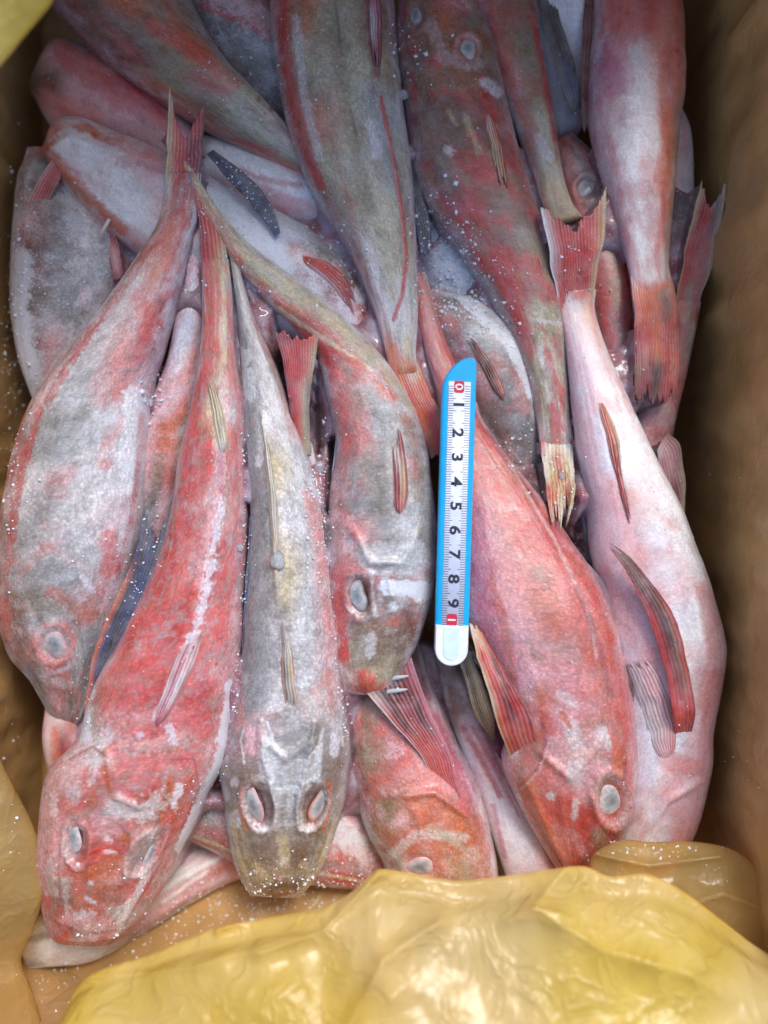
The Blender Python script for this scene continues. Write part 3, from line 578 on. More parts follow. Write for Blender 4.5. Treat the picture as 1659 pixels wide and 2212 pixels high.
qf = fish('pink flanked fish sunk between the pale grey fish and the big red fish', [(414, 440, 422, 440, .3, "PPP"), (400, 540, 436, 540, .2, "PPP"), (384, 660, 440, 650, -.2, "PPWP"), (366, 770, 436, 750, -.6, "MLWPr"), (336, 855, 424, 840, -.6, "MPPrr"), (314, 930, 406, 930, -.6, "PPooO"), (303, 1020, 392, 1020, -.7, "LPOrN"), (296, 1120, 372, 1100, -1.0, "LGdPN"), (262, 1250, 330, 1250, -1.6, "NNNNN")], seed=30, frost=.4, strokes=[('L', [(408, 700), (405, 740)], 16, .8), ('M', [(338, 850), (325, 900)], 9, .6), ('o', [(355, 960)], 22, .6)])
# top-left olive fish
fish('olive backed fish slanting down from the top left corner', [(370, -80, 70, -50, -1.2, "NONNC"), (425, 45, 170, 72, -1.0, "NOoNC"), (490, 142, 262, 155, -.9, "OoONC"), (562, 218, 350, 218, -.8, "YYOOo"), (622, 280, 455, 284, -.8, "pYYOo"), (668, 330, 560, 338, -.8, "PpYOo"), (706, 375, 640, 378, -.9, "PTYOo"), (760, 430, 720, 412, -1.2, "OOO")], seed=31, frost=.12, mott=[('N', 1.4, .12, .2, .55, 'fbm', .5), ('R', .8, .22, .2, .6, 'fbm', .5)],
    strokes=[('C', [(150, 60), (260, 170), (350, 225)], 9, .7), ('o', [(330, 200), (480, 300), (600, 345), (690, 385)], 10, .6), ('S', [(330, 60), (420, 110), (500, 180)], 26, .5), ('N', [(560, 215)], 8, .7), ('N', [(585, 235)], 7, .7), ('N', [(572, 245)], 6, .6), ('R', [(500, 300), (600, 330)], 6, .7)])
gf = fish('olive fish narrowing toward the upright red tail of the white bellied one', [(1015, -90, 1138, -90, -1.4, "oOORR"), (1042, 60, 1160, 60, -1.2, "RoOOR"), (1080, 180, 1180, 180, -1.1, "roOOR"), (1120, 290, 1198, 280, -1.0, "GoYYR"), (1150, 370, 1212, 370, -.9, "oYYYT"), (1172, 440, 1232, 435, -.8, "oTYYT"), (1192, 492, 1258, 472, -.9, "oTTTT")], seed=33, frost=.15, mott=[('N', 1.6, .15, .2, .4, 'fbm', .5), ('R', 1.1, .22, .2, .5, 'fbm', .6)], strokes=[('R', [(1150, 40), (1180, 180), (1200, 300)], 9, .8), ('L', [(1165, 300), (1185, 340)], 14, .5), ('T', [(1205, 400), (1240, 470)], 18, .6)])
kf = fish('pink fish with a pale flank hanging down along the top right', [(1295, -90, 1452, -90, -.5, "RrooR"), (1288, 60, 1468, 60, -.5, "RrRro"), (1280, 190, 1470, 190, -.4, "MPwrr"), (1284, 290, 1458, 290, -.4, "rwWrO"), (1308, 395, 1450, 395, -.3, "PWWoO"), (1338, 500, 1443, 500, -.3, "PWwrO"), (1360, 580, 1441, 572, -.2, "PwwwO"), (1368, 640, 1454, 628, -.2, "Prooo"), (1372, 690, 1460, 680, -.3, "RooNo")], seed=35, frost=.15, mat=M_BELLY, mott=[('R', 1.5, .2, .2, .5, 'fbm', .6), ('r', 2.5, .15, .2, .4, 'fbm', .6)], strokes=[('w', [(1370, 110), (1400, 220), (1420, 330)], 18, .7), ('o', [(1430, 180), (1440, 300), (1420, 390)], 14, .6), ('M', [(1300, 120), (1330, 180)], 34, .5), ('S', [(1340, 40), (1420, 60)], 40, .4)])
fin(kf, 'tail_fin', [(1362, 590, 1446, 580, -.1, "PwwoO"), (1369, 650, 1456, 640, .2, "rooNo"), (1372, 735, 1468, 730, .2, "CRoRo"), (1371, 810, 1466, 805, .4, "NCKRo"), (1372, 882, 1456, 885, .3, "NKNRC")], rays=16, raycol='R', amt=.4, seed=36, ragged=.13)
ff = fish('red speckled fish with its head at the top of the pile', [(905, -100, 1000, -100, -1.6, "NNrNN"), (880, -50, 1022, -50, -1.4, "NdPNN"), (862, 20, 1040, 20, -1.2, "CNrPC"), (856, 90, 1056, 80, -1.1, "CNoNN"), (870, 200, 1080, 200, -1.0, "CNRNN"), (886, 310, 1106, 310, -.9, "CNNCr"), (903, 400, 1132, 400, -.8, "CNRNR"), (943, 480, 1158, 475, -.7, "CRNNR"), (998, 550, 1186, 550, -.7, "NRNOG"), (1045, 620, 1206, 630, -.6, "NRNNG"), (1090, 700, 1218, 710, -.5, "NRYYG"), (1130, 790, 1222, 790, -.4, "NYwYG"), (1155, 870, 1227, 870, -.3, "YYwYg"), (1168, 960, 1238, 960, -.2, "rwTwg"), (1170, 985, 1240, 985, -.2, "TTT")], head='start', seed=37, frost=.12, mott=[('R', 1.5, .05, .15, .8, 'fbm', .6), ('O', 1.6, .15, .15, .6, 'fbm', .6)], eyes=[(898, 32, 16, 26, 0, 'C'), (1010, 105, 22, 26, 0, 'P')],
    ridges=[([(930, 10), (950, 90), (935, 150)], 12, .8), ([(985, 60), (1010, 150)], 10, .6)], strokes=[('p', [(930, 60), (960, 130), (1040, 140)], 20, .4), ('L', [(1050, 180), (1075, 200)], 16, .7), ('w', [(970, 325)], 14, .7), ('T', [(1005, 250), (1035, 330)], 9, .5), ('T', [(970, 240), (985, 270)], 6, .4), ('L', [(1150, 690), (1215, 700)], 6, .4)])
fin(ff, 'dorsal_fin', [(1040, 240, 1068, 245, .1, "rPR"), (1058, 320, 1088, 325, .1, "RTrR"), (1070, 395, 1100, 400, .12, "TRTC"), (1078, 425, 1095, 420, .12, "TR")], rays=5, raycol='T', surf=True, seed=38)
fin(ff, 'tail_fin', [(1168, 950, 1238, 955, -.1, "rwTwg"), (1174, 1010, 1240, 1010, .6, "wTRTw"), (1182, 1070, 1242, 1065, 1.5, "RoTRT"), (1190, 1130, 1235, 1110, 2.2, "TRToT"), (1198, 1172, 1218, 1165, 2.6, "TT")], rays=8, raycol='T', seed=39, ragged=.38, frost=.4)
aa = fish('brown and grey dorsal of a frosty fish lying right of the ruler tip', [(900, 640, 945, 620, -1.2, "NrgL"), (925, 700, 1040, 660, -1.1, "NrGgL"), (955, 770, 1112, 730, -1.0, "rCGgL"), (998, 845, 1144, 812, -1.0, "RrdGg"), (1040, 915, 1164, 900, -1.0, "NdGdw"), (1085, 985, 1172, 972, -1.1, "NdNGN"), (1130, 1070, 1190, 1055, -1.4, "NKN")], seed=40, frost=.35, mott=[GM, ('N', 1.2, .1, .2, .6, 'fbm', .7), ('r', 1.4, .25, .15, .5, 'fbm', .7)], strokes=[('N', [(930, 690), (960, 740)], 30, .6), ('*', [(1000, 650), (1100, 740), (1150, 850)], 14, .5)])
fin(aa, 'dorsal_fin', [(1080, 874, 1102, 862, .1, "RNrR"), (1044, 802, 1068, 792, .1, "NCKR"), (1015, 750, 1036, 745, .12, "TCC"), (998, 718, 1010, 714, .1, "CT")], rays=5, raycol='T', amt=.4, surf=True, seed=41)
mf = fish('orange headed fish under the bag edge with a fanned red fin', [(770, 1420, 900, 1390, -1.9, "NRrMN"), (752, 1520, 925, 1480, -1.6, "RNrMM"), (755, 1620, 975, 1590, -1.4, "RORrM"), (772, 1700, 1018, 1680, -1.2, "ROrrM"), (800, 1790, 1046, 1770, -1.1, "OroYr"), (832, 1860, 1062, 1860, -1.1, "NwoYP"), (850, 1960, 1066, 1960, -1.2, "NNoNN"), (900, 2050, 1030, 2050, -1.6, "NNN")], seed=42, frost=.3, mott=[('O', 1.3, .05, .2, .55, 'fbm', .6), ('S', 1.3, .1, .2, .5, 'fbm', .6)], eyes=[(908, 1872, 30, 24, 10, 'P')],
    strokes=[('o', [(900, 1730), (960, 1760), (1010, 1830)], 40, .75), ('P', [(870, 1770)], 26, .7), ('w', [(845, 1850), (900, 1800), (1000, 1810)], 14, .6), ('Y', [(930, 1790), (1000, 1830)], 12, .6), ('p', [(1020, 1850)], 26, .6), ('M', [(900, 1480), (960, 1600), (1020, 1700)], 16, .5), ('d', [(760, 1600), (790, 1700)], 16, .4)], ridges=[([(850, 1720), (940, 1710), (1010, 1760), (1050, 1850)], 9, 1.0), ([(880, 1720), (910, 1800)], 8, .6)])
fin(mf, 'pectoral_fin', [(945, 1700, 1000, 1725, .45, "oRRM"), (905, 1630, 975, 1640, .55, "RRRM"), (850, 1565, 930, 1540, .6, "RKCKM"), (803, 1510, 895, 1440, .55, "pKKCM"), (790, 1495, 885, 1405, .5, "wKKC")], rays=11, raycol='r', amt=.85, seed=43, edge='pP', ridge=.05)
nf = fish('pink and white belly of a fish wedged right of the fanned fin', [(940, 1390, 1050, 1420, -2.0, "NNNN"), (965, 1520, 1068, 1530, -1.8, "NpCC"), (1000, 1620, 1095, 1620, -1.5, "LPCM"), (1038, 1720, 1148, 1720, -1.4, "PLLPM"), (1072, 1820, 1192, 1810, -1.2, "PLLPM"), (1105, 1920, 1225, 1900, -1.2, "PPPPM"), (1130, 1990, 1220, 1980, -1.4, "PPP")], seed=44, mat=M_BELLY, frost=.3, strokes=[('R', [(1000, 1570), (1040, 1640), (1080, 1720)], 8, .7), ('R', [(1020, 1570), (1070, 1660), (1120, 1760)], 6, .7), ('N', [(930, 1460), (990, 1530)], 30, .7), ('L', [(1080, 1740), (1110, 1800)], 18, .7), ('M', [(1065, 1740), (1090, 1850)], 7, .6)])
fin(nf, 'pelvic_fin', [(1045, 1600, 1085, 1600, -.5, "NNN"), (1018, 1520, 1052, 1500, .3, "TKTK"), (1003, 1460, 1030, 1440, .4, "TKTK"), (985, 1410, 1015, 1400, .4, "YKT")], rays=7, raycol='T', amt=.7, seed=45, base=.3)

# upper layer
jf = fish('white bellied fish with an upright red tail along the right side', [(1204, 632, 1286, 626, .2, "rprrT"), (1214, 680, 1284, 676, .1, "PwwTR"), (1227, 770, 1312, 770, .2, "PLWwW"), (1238, 870, 1359, 880, .3, "LLWWW"), (1254, 980, 1408, 985, .4, "LLWWW"), (1272, 1090, 1458, 1090, .5, "LPwWW"), (1286, 1200, 1500, 1200, .5, "LPLWW"), (1300, 1300, 1531, 1300, .5, "LPLWP"), (1320, 1390, 1554, 1390, .5, "LPWWP"), (1336, 1480, 1547, 1475, .4, "PPwPr"), (1348, 1580, 1531, 1572, .3, "WWLPP"), (1350, 1690, 1524, 1672, .2, "LWPwP"), (1345, 1790, 1497, 1790, .0, "wWLPP"), (1330, 1880, 1450, 1890, -.3, "wLPPP"), (1340, 1950, 1420, 1950, -.6, "PPP")], mat=M_BELLY, seed=50, frost=.12, rough=.5,
    mott=[('P', .9, .15, .25, .5, 'fbm', .7), ('r', 1.6, .3, .15, .4, 'fbm', .6)],
    strokes=[('P', [(1250, 870), (1290, 1030), (1310, 1200), (1320, 1350)], 24, .55), ('r', [(1518, 1270), (1545, 1400), (1520, 1520)], 22, .5), ('r', [(1300, 1240), (1380, 1380), (1430, 1440)], 30, .4), ('P', [(1460, 1830), (1510, 1700), (1528, 1590)], 16, .7), ('r', [(1440, 1640), (1500, 1660)], 26, .6), ('L', [(1370, 1500), (1400, 1600), (1390, 1680)], 30, .7)],
    ridges=[([(1400, 1790), (1440, 1730), (1510, 1690)], 9, .9), ([(1360, 1760), (1400, 1700), (1440, 1650)], 14, .6), ([(1440, 1480), (1470, 1600)], 20, .6)])
fin(jf, 'tail_fin', [(1222, 745, 1300, 740, -.1, "PwWwW"), (1213, 690, 1284, 684, .1, "PrPrT"), (1205, 635, 1286, 628, .36, "rRrRT"), (1185, 545, 1301, 530, .9, "wRSRST"), (1172, 480, 1307, 455, 1.1, "wRCSRT"), (1166, 440, 1310, 396, 1.2, "TSCRST")], rays=18, raycol='r', amt=.45, fork=.2, seed=51, edge='WT')
fin(jf, 'anal_fin', [(1282, 850, 1302, 850, .02, "PoT"), (1305, 930, 1334, 935, .04, "roT"), (1332, 1030, 1350, 1028, .06, "RSw"), (1348, 1110, 1364, 1110, .06, "rRw"), (1366, 1200, 1380, 1196, .04, "rR")], rays=4, raycol='R', surf=True, seed=52, edge='-W')
fin(jf, 'pelvic_fin', [(1425, 1660, 1470, 1640, .06, "PPr"), (1392, 1570, 1458, 1540, .1, "LpPr"), (1364, 1480, 1425, 1455, .1, "wPP"), (1345, 1425, 1385, 1412, .08, "LP")], rays=9, raycol='w', amt=.4, surf=True, seed=53, ragged=.12, base=.6, clear=.5, ridge=.02)
fin(jf, 'pectoral_fin', [(1448, 1680, 1500, 1650, -.2, "PPP"), (1452, 1560, 1504, 1550, 2.3, "RSRR"), (1446, 1470, 1492, 1460, 2.6, "RCNR"), (1412, 1360, 1462, 1345, 2.8, "RCKNR"), (1355, 1240, 1400, 1250, 2.8, "CKNKC"), (1318, 1185, 1352, 1195, 2.7, "CdKN"), (1287, 1150, 1304, 1166, 2.6, "wdC")], rays=6, raycol='r', amt=.45, ragged=.1, seed=54, edge='RC', ridge=.04, clear=.1, base=.35)
ad = fish('fish buried between two grey ones with its red tail fin raised', [(642, 955, 672, 955, .6, "RrY"), (652, 1030, 690, 1030, .1, "PrP"), (668, 1130, 722, 1130, -.6, "PPL"), (675, 1250, 735, 1250, -1.4, "LPL"), (680, 1400, 735, 1400, -2.2, "LPL")], seed=55, frost=.6)
fin(ad, 'tail_fin', [(640, 985, 672, 985, .8, "RrYY"), (626, 870, 670, 870, 1.3, "CRrYd"), (610, 780, 680, 785, 1.6, "CSRrY"), (590, 700, 690, 706, 1.8, "CCRSr")], rays=14, raycol='r', amt=.4, seed=56, fork=.06, edge='CY')

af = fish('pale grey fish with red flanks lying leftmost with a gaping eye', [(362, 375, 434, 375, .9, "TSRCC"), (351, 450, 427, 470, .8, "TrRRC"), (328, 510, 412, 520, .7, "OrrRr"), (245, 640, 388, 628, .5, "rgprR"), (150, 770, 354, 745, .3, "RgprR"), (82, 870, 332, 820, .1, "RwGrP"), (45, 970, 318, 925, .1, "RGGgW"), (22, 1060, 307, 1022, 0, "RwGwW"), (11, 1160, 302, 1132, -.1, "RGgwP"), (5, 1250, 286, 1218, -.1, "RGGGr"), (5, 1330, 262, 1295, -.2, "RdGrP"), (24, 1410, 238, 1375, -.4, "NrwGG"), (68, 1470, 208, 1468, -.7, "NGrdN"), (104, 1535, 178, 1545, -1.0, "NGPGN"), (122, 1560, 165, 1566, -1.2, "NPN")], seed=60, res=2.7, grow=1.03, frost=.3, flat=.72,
    mott=[('d', 3.0, .12, .2, .38, 'fbm', .8), ('r', .8, .34, .12, .6, 'fbm', .8), ('g', 1.1, .2, .2, .4, 'fbm', .8)], eyes=[(118, 1393, 27, 32, 0, 'P')], orbits=[],
    strokes=[('R', [(345, 520), (240, 660), (160, 770), (100, 870)], 11, .7, 1.5), ('p', [(330, 560), (240, 680)], 20, .5), ('R', [(90, 880), (50, 1000), (30, 1120), (14, 1230)], 11, .65, 1.6), ('P', [(120, 800), (70, 900)], 10, .4), ('o', [(375, 480), (340, 560), (320, 620)], 22, .5), ('S', [(300, 640), (330, 690), (300, 760)], 24, .5), ('W', [(280, 850), (285, 960), (278, 1050)], 22, .8), ('P', [(305, 900), (297, 1030), (285, 1130), (262, 1230)], 9, .9), ('R', [(298, 1000), (280, 1140), (250, 1260)], 7, .7), ('S', [(240, 1160), (235, 1230)], 24, .6), ('r', [(110, 1280), (150, 1300), (190, 1330)], 20, .6), ('N', [(30, 1290), (40, 1400)], 18, .5), ('p', [(118, 1340), (165, 1390), (150, 1430)], 9, .6), ('L', [(180, 1250), (200, 1275)], 10, .7), ('r', [(80, 1370), (84, 1410), (110, 1436), (150, 1420), (160, 1380), (140, 1348), (100, 1350)], 10, .8, 1.2), ('K', [(78, 1405)], 8, .6), ('d', [(40, 1340), (50, 1420), (80, 1460)], 16, .5, 1.2), ('G', [(190, 1380), (200, 1430)], 22, .6), ('N', [(90, 1480), (140, 1500), (150, 1545)], 24, .5, 1.4), ('p', [(120, 1470), (150, 1480)], 12, .4), ('w', [(60, 1300), (75, 1340)], 8, .4), ('K', [(80, 1288)], 4, .7), ('L', [(150, 1440), (120, 1452)], 6, .6), ('O', [(60, 1300), (120, 1310), (200, 1310)], 34, .4, 1.4), ('w', [(170, 1220), (180, 1250)], 8, .5), ('p', [(130, 1200), (190, 1230)], 14, .5, 1.4)],
    ridges=[([(60, 1330), (90, 1450), (130, 1540)], 14, 1.0), ([(170, 1290), (190, 1390), (170, 1480)], 16, .8), ([(220, 600), (140, 800), (120, 1000), (130, 1200)], 30, .4)])
fin(af, 'tail_fin', [(356, 430, 430, 425, .85, "TSRCC"), (360, 330, 438, 320, 1.1, "TSCC"), (362, 260, 440, 270, 1.2, "TSCRC"), (366, 180, 443, 210, 1.2, "TRCCr")], rays=10, raycol='r', fork=.42, amt=.35, seed=61, edge='TN')
df = fish('curved grey and red fish with an ice patch on its head beside the ruler', [(394, 350, 404, 344, 1.0, "TTT"), (430, 432, 448, 418, .95, "oTT"), (472, 510, 498, 486, .8, "oTY"), (518, 587, 558, 545, .45, "ooTYg"), (588, 660, 650, 612, .2, "RoTYg"), (650, 722, 745, 692, .4, "CRrTg"), (690, 778, 815, 762, .5, "RRrYg"), (712, 860, 872, 848, .6, "RrGGg"), (731, 960, 908, 940, .6, "RrGGG"), (722, 1060, 927, 1040, .6, "rGdgG"), (718, 1170, 937, 1150, .6, "PrGgd"), (717, 1280, 932, 1260, .6, "RrGwL"), (722, 1390, 903, 1370, .5, "SYYNN"), (737, 1465, 868, 1445, .4, "rYTYN"), (752, 1500, 832, 1502, .2, "wSoSw")], seed=62, res=2.7, frost=.25,
    mott=[('d', 2.0, .15, .2, .5, 'fbm', .7), ('R', 1.2, .26, .16, .6, 'fbm', .6), ('O', 1.5, .15, .2, .5, 'fbm', .6)], eyes=[(772, 1287, 22, 37, -8, 'd')], orbits=[(784, 1288, 32, 44, -8, .6)],
    strokes=[('T', [(530, 620), (620, 680), (720, 745), (800, 800)], 7, .7), ('R', [(560, 655), (660, 725), (780, 790), (850, 860)], 9, .85), ('Y', [(540, 570), (640, 640), (740, 710), (830, 790), (890, 880)], 20, .6), ('C', [(690, 770), (660, 700)], 14, .4), ('W', [(838, 1268), (920, 1275)], 21, 1.0, .3), ('W', [(905, 1285)], 20, 1, .3), ('W', [(848, 1310)], 14, .9, .4), ('S', [(735, 1230), (740, 1330), (742, 1420)], 15, .9), ('S', [(790, 1468)], 30, .95), ('N', [(760, 1360), (800, 1400), (880, 1370)], 30, .55), ('w', [(780, 1420), (790, 1380)], 18, .5), ('g', [(760, 1180), (830, 1230), (900, 1180)], 22, .5), ('C', [(878, 1320), (890, 1360)], 16, .5), ('P', [(730, 1110), (790, 1160), (740, 1190)], 12, .6), ('S', [(750, 1120), (770, 1150)], 18, .5), ('*', [(838, 1268), (920, 1275)], 22, .8), ('#g', [(775, 1210), (800, 1170), (890, 1170), (915, 1200), (910, 1250), (800, 1245)], 12, .6, 1.2), ('w', [(800, 1235), (806, 1290), (812, 1330)], 4, .8), ('#O', [(765, 1350), (890, 1350), (860, 1450), (760, 1440)], 12, .6, 1), ('S', [(728, 1250), (735, 1340), (745, 1420)], 14, .7), ('W', [(798, 1410), (805, 1380)], 16, .5, 1.3), ('N', [(880, 1330), (870, 1400)], 20, .5, 1.2), ('o', [(790, 1470)], 16, .9), ('w', [(748, 1492), (800, 1504), (835, 1500)], 4, .7), ('o', [(862, 1338), (850, 1346)], 12, .6), ('w', [(760, 1318), (782, 1322)], 6, .7)],
    ridges=[([(805, 1240), (800, 1290), (808, 1340)], 6, 1.1), ([(760, 1140), (800, 1215), (870, 1215), (910, 1140)], 9, .9), ([(840, 1240), (848, 1320)], 6, .8), ([(790, 1470)], 20, 1.0), ([(830, 960), (850, 1120)], 20, .3)])
fin(df, 'dorsal_fin', [(848, 1118, 882, 1116, .1, "CRrR"), (849, 1040, 880, 1035, .16, "RCTR"), (845, 960, 872, 955, .18, "RwCR"), (840, 908, 862, 905, .15, "PSR")], rays=4, raycol='p', amt=.5, surf=True, seed=63, ridge=.08)
fin(df, 'pectoral_fin', [(722, 1140, 742, 1140, .2, "RSr"), (716, 1060, 730, 1060, .5, "LBd"), (722, 980, 735, 985, .6, "LBB"), (726, 940, 735, 945, .6, "wB")], rays=3, raycol='b', amt=.3, seed=64, edge='W-')
M_SPINE = new_mat('pale_spine')[0]; M_SPINE.node_tree.nodes['Principled BSDF'].inputs['Base Color'].default_value = (.5, .52, .54, 1)
for a_, b_ in (((842, 1466), (882, 1460)), ((838, 1494), (880, 1489))):
    tube('snout_spine', [(*a_, .5), ((a_[0]+b_[0])/2, (a_[1]+b_[1])/2, .75), (*b_, .9)], .11, M_SPINE, df)
efz = fish('largest olive fish coming down from top centre, its red tail under the ruler', [(588, -90, 836, -90, -.6, "RoYOC"), (596, 80, 847, 80, -.5, "RoYOC"), (612, 180, 859, 180, -.4, "RYYYO"), (634, 290, 872, 290, -.3, "RoYGg"), (664, 380, 885, 390, -.2, "CYYGY"), (705, 460, 891, 470, -.1, "CYYYg"), (750, 530, 895, 550, .1, "CwYYY"), (790, 620, 899, 640, .2, "CwYgY"), (820, 700, 899, 710, .3, "Pwgwg"), (836, 765, 897, 765, .4, "oogTg"), (848, 815, 904, 810, .4, "ooToo")], seed=68, frost=.12,
    mott=[('O', 1.2, .1, .2, .55, 'fbm', .5), ('d', 1.8, .2, .18, .45, 'fbm', .5), ('R', .7, .3, .14, .4, 'fbm', .4)],
    strokes=[('R', [(608, -20), (616, 120), (640, 270), (690, 400)], 16, .85), ('w', [(640, 40), (655, 200), (690, 340)], 12, .5), ('O', [(715, -20), (740, 200), (790, 420)], 18, .55), ('K', [(722, 0), (745, 180), (775, 330)], 3, .6), ('C', [(790, -20), (800, 60), (812, 160)], 12, .7), ('R', [(822, 210), (850, 350), (868, 460), (878, 560), (868, 640), (850, 690)], 6, .9, .4), ('L', [(805, 270), (815, 330)], 18, .5), ('o', [(845, 760), (880, 810)], 24, .6)], ridges=[([(822, 210), (850, 350), (868, 460), (878, 560)], 8, .9)])
fin(efz, 'dorsal_fin', [(790, -30, 822, -30, .1, "CMC"), (796, 60, 826, 60, .15, "CwMC"), (803, 130, 824, 130, .15, "CMC"), (808, 178, 818, 176, .1, "wC")], rays=5, raycol='P', amt=.4, surf=True, seed=69)
fin(efz, 'tail_fin', [(840, 775, 900, 770, .35, "oogTo"), (872, 850, 928, 845, .6, "oRoSo"), (905, 920, 958, 905, .6, "RoRRN"), (935, 1000, 985, 975, .5, "NRRC")], rays=10, raycol='o', amt=.4, seed=70)

hf = fish('large bright red fish head down at the right of the ruler', [(893, 590, 918, 590, -.5, "RRR"), (903, 680, 948, 690, -.4, "RRrRR"), (922, 770, 975, 770, -.2, "RPrRR"), (945, 850, 1010, 850, 0, "RRrRR"), (950, 930, 1052, 930, .2, "RrRRr"), (960, 1010, 1110, 1010, .4, "rrRrR"), (970, 1090, 1168, 1085, .6, "MrrRr"), (980, 1170, 1216, 1160, .7, "MPrRR"), (990, 1250, 1266, 1235, .7, "MPrrR"), (1002, 1330, 1306, 1315, .7, "MPorR"), (1052, 1420, 1333, 1405, .7, "MPrrR"), (1088, 1510, 1353, 1505, .7, "LoPrR"), (1104, 1590, 1364, 1600, .7, "oRPrR"), (1094, 1650, 1365, 1690, .6, "SrPRR"), (1120, 1720, 1351, 1775, .5, "RSRSN"), (1160, 1800, 1316, 1845, .3, "RPSRO"), (1205, 1880, 1268, 1898, .0, "SSR"), (1215, 1900, 1255, 1910, -.2, "RR")], seed=72, res=2.7, frost=.12, flat=.74, rough=.35,
    mott=[('O', 1.3, .26, .12, .5, 'fbm', .45), ('S', .9, .1, .2, .4, 'fbm', .5), ('P', .8, .25, .2, .4, 'fbm', .5)], eyes=[(1321, 1728, 29, 46, -8, 'p')], orbits=[(1326, 1730, 34, 52, -8, .22)],
    strokes=[('M', [(1010, 1080), (1035, 1230), (1060, 1340)], 40, .6), ('o', [(1060, 1250), (1090, 1350), (1110, 1470)], 12, .45), ('C', [(1020, 885), (1070, 960), (1160, 1090)], 6, .7), ('p', [(1100, 1000), (1200, 1170), (1270, 1320), (1290, 1420)], 5, .5), ('C', [(1245, 1270), (1290, 1380), (1320, 1500)], 10, .5), ('w', [(1230, 1570), (1250, 1620), (1240, 1680)], 22, .7), ('w', [(1300, 1580), (1310, 1610)], 16, .8), ('w', [(1190, 1718)], 13, .9), ('w', [(1245, 1730), (1240, 1765)], 9, .7), ('w', [(1210, 1500), (1240, 1520)], 13, .5), ('o', [(1140, 1700), (1170, 1780), (1220, 1850)], 24, .7), ('o', [(1330, 1610), (1340, 1700)], 12, .7), ('o', [(1280, 1620), (1150, 1660)], 14, .45), ('O', [(1290, 1800), (1310, 1840)], 20, .7), ('P', [(1240, 1800), (1270, 1860)], 12, .5), ('o', [(1215, 1540), (1230, 1570)], 7, .8), ('P', [(1290, 1600), (1300, 1660)], 24, .4), ('C', [(1120, 1700), (1160, 1660), (1180, 1600), (1170, 1560)], 4, .5, .5), ('w', [(1126, 1704), (1166, 1664), (1186, 1604)], 3, .4, .6), ('C', [(1150, 1760), (1190, 1830), (1220, 1880)], 4, .5, .4), ('C', [(1352, 1640), (1345, 1690)], 5, .5), ('w', [(1090, 1590), (1110, 1630)], 10, .5, 1.4), ('#p', [(1180, 1590), (1290, 1570), (1300, 1640), (1240, 1690), (1190, 1650)], 16, .4, 1.6)],
    ridges=[([(1160, 1620), (1230, 1680), (1300, 1600)], 10, .9), ([(1270, 1690), (1290, 1770), (1270, 1850)], 9, .8), ([(1130, 1680), (1180, 1790), (1220, 1870)], 11, .8), ([(1210, 1700), (1220, 1800)], 8, .5), ([(1100, 1000), (1200, 1200), (1250, 1400), (1240, 1560)], 26, .4)])
fin(hf, 'pectoral_fin', [(1096, 1640, 1180, 1640, 1.3, "oRrR"), (1078, 1580, 1160, 1600, 2.2, "oRrR"), (1056, 1505, 1142, 1548, 2.6, "TRKRC"), (1032, 1420, 1100, 1468, 2.6, "TRrKR"), (1012, 1338, 1034, 1350, 2.3, "wTR")], rays=7, raycol='S', amt=.6, seed=73, edge='T-', ridge=.05)

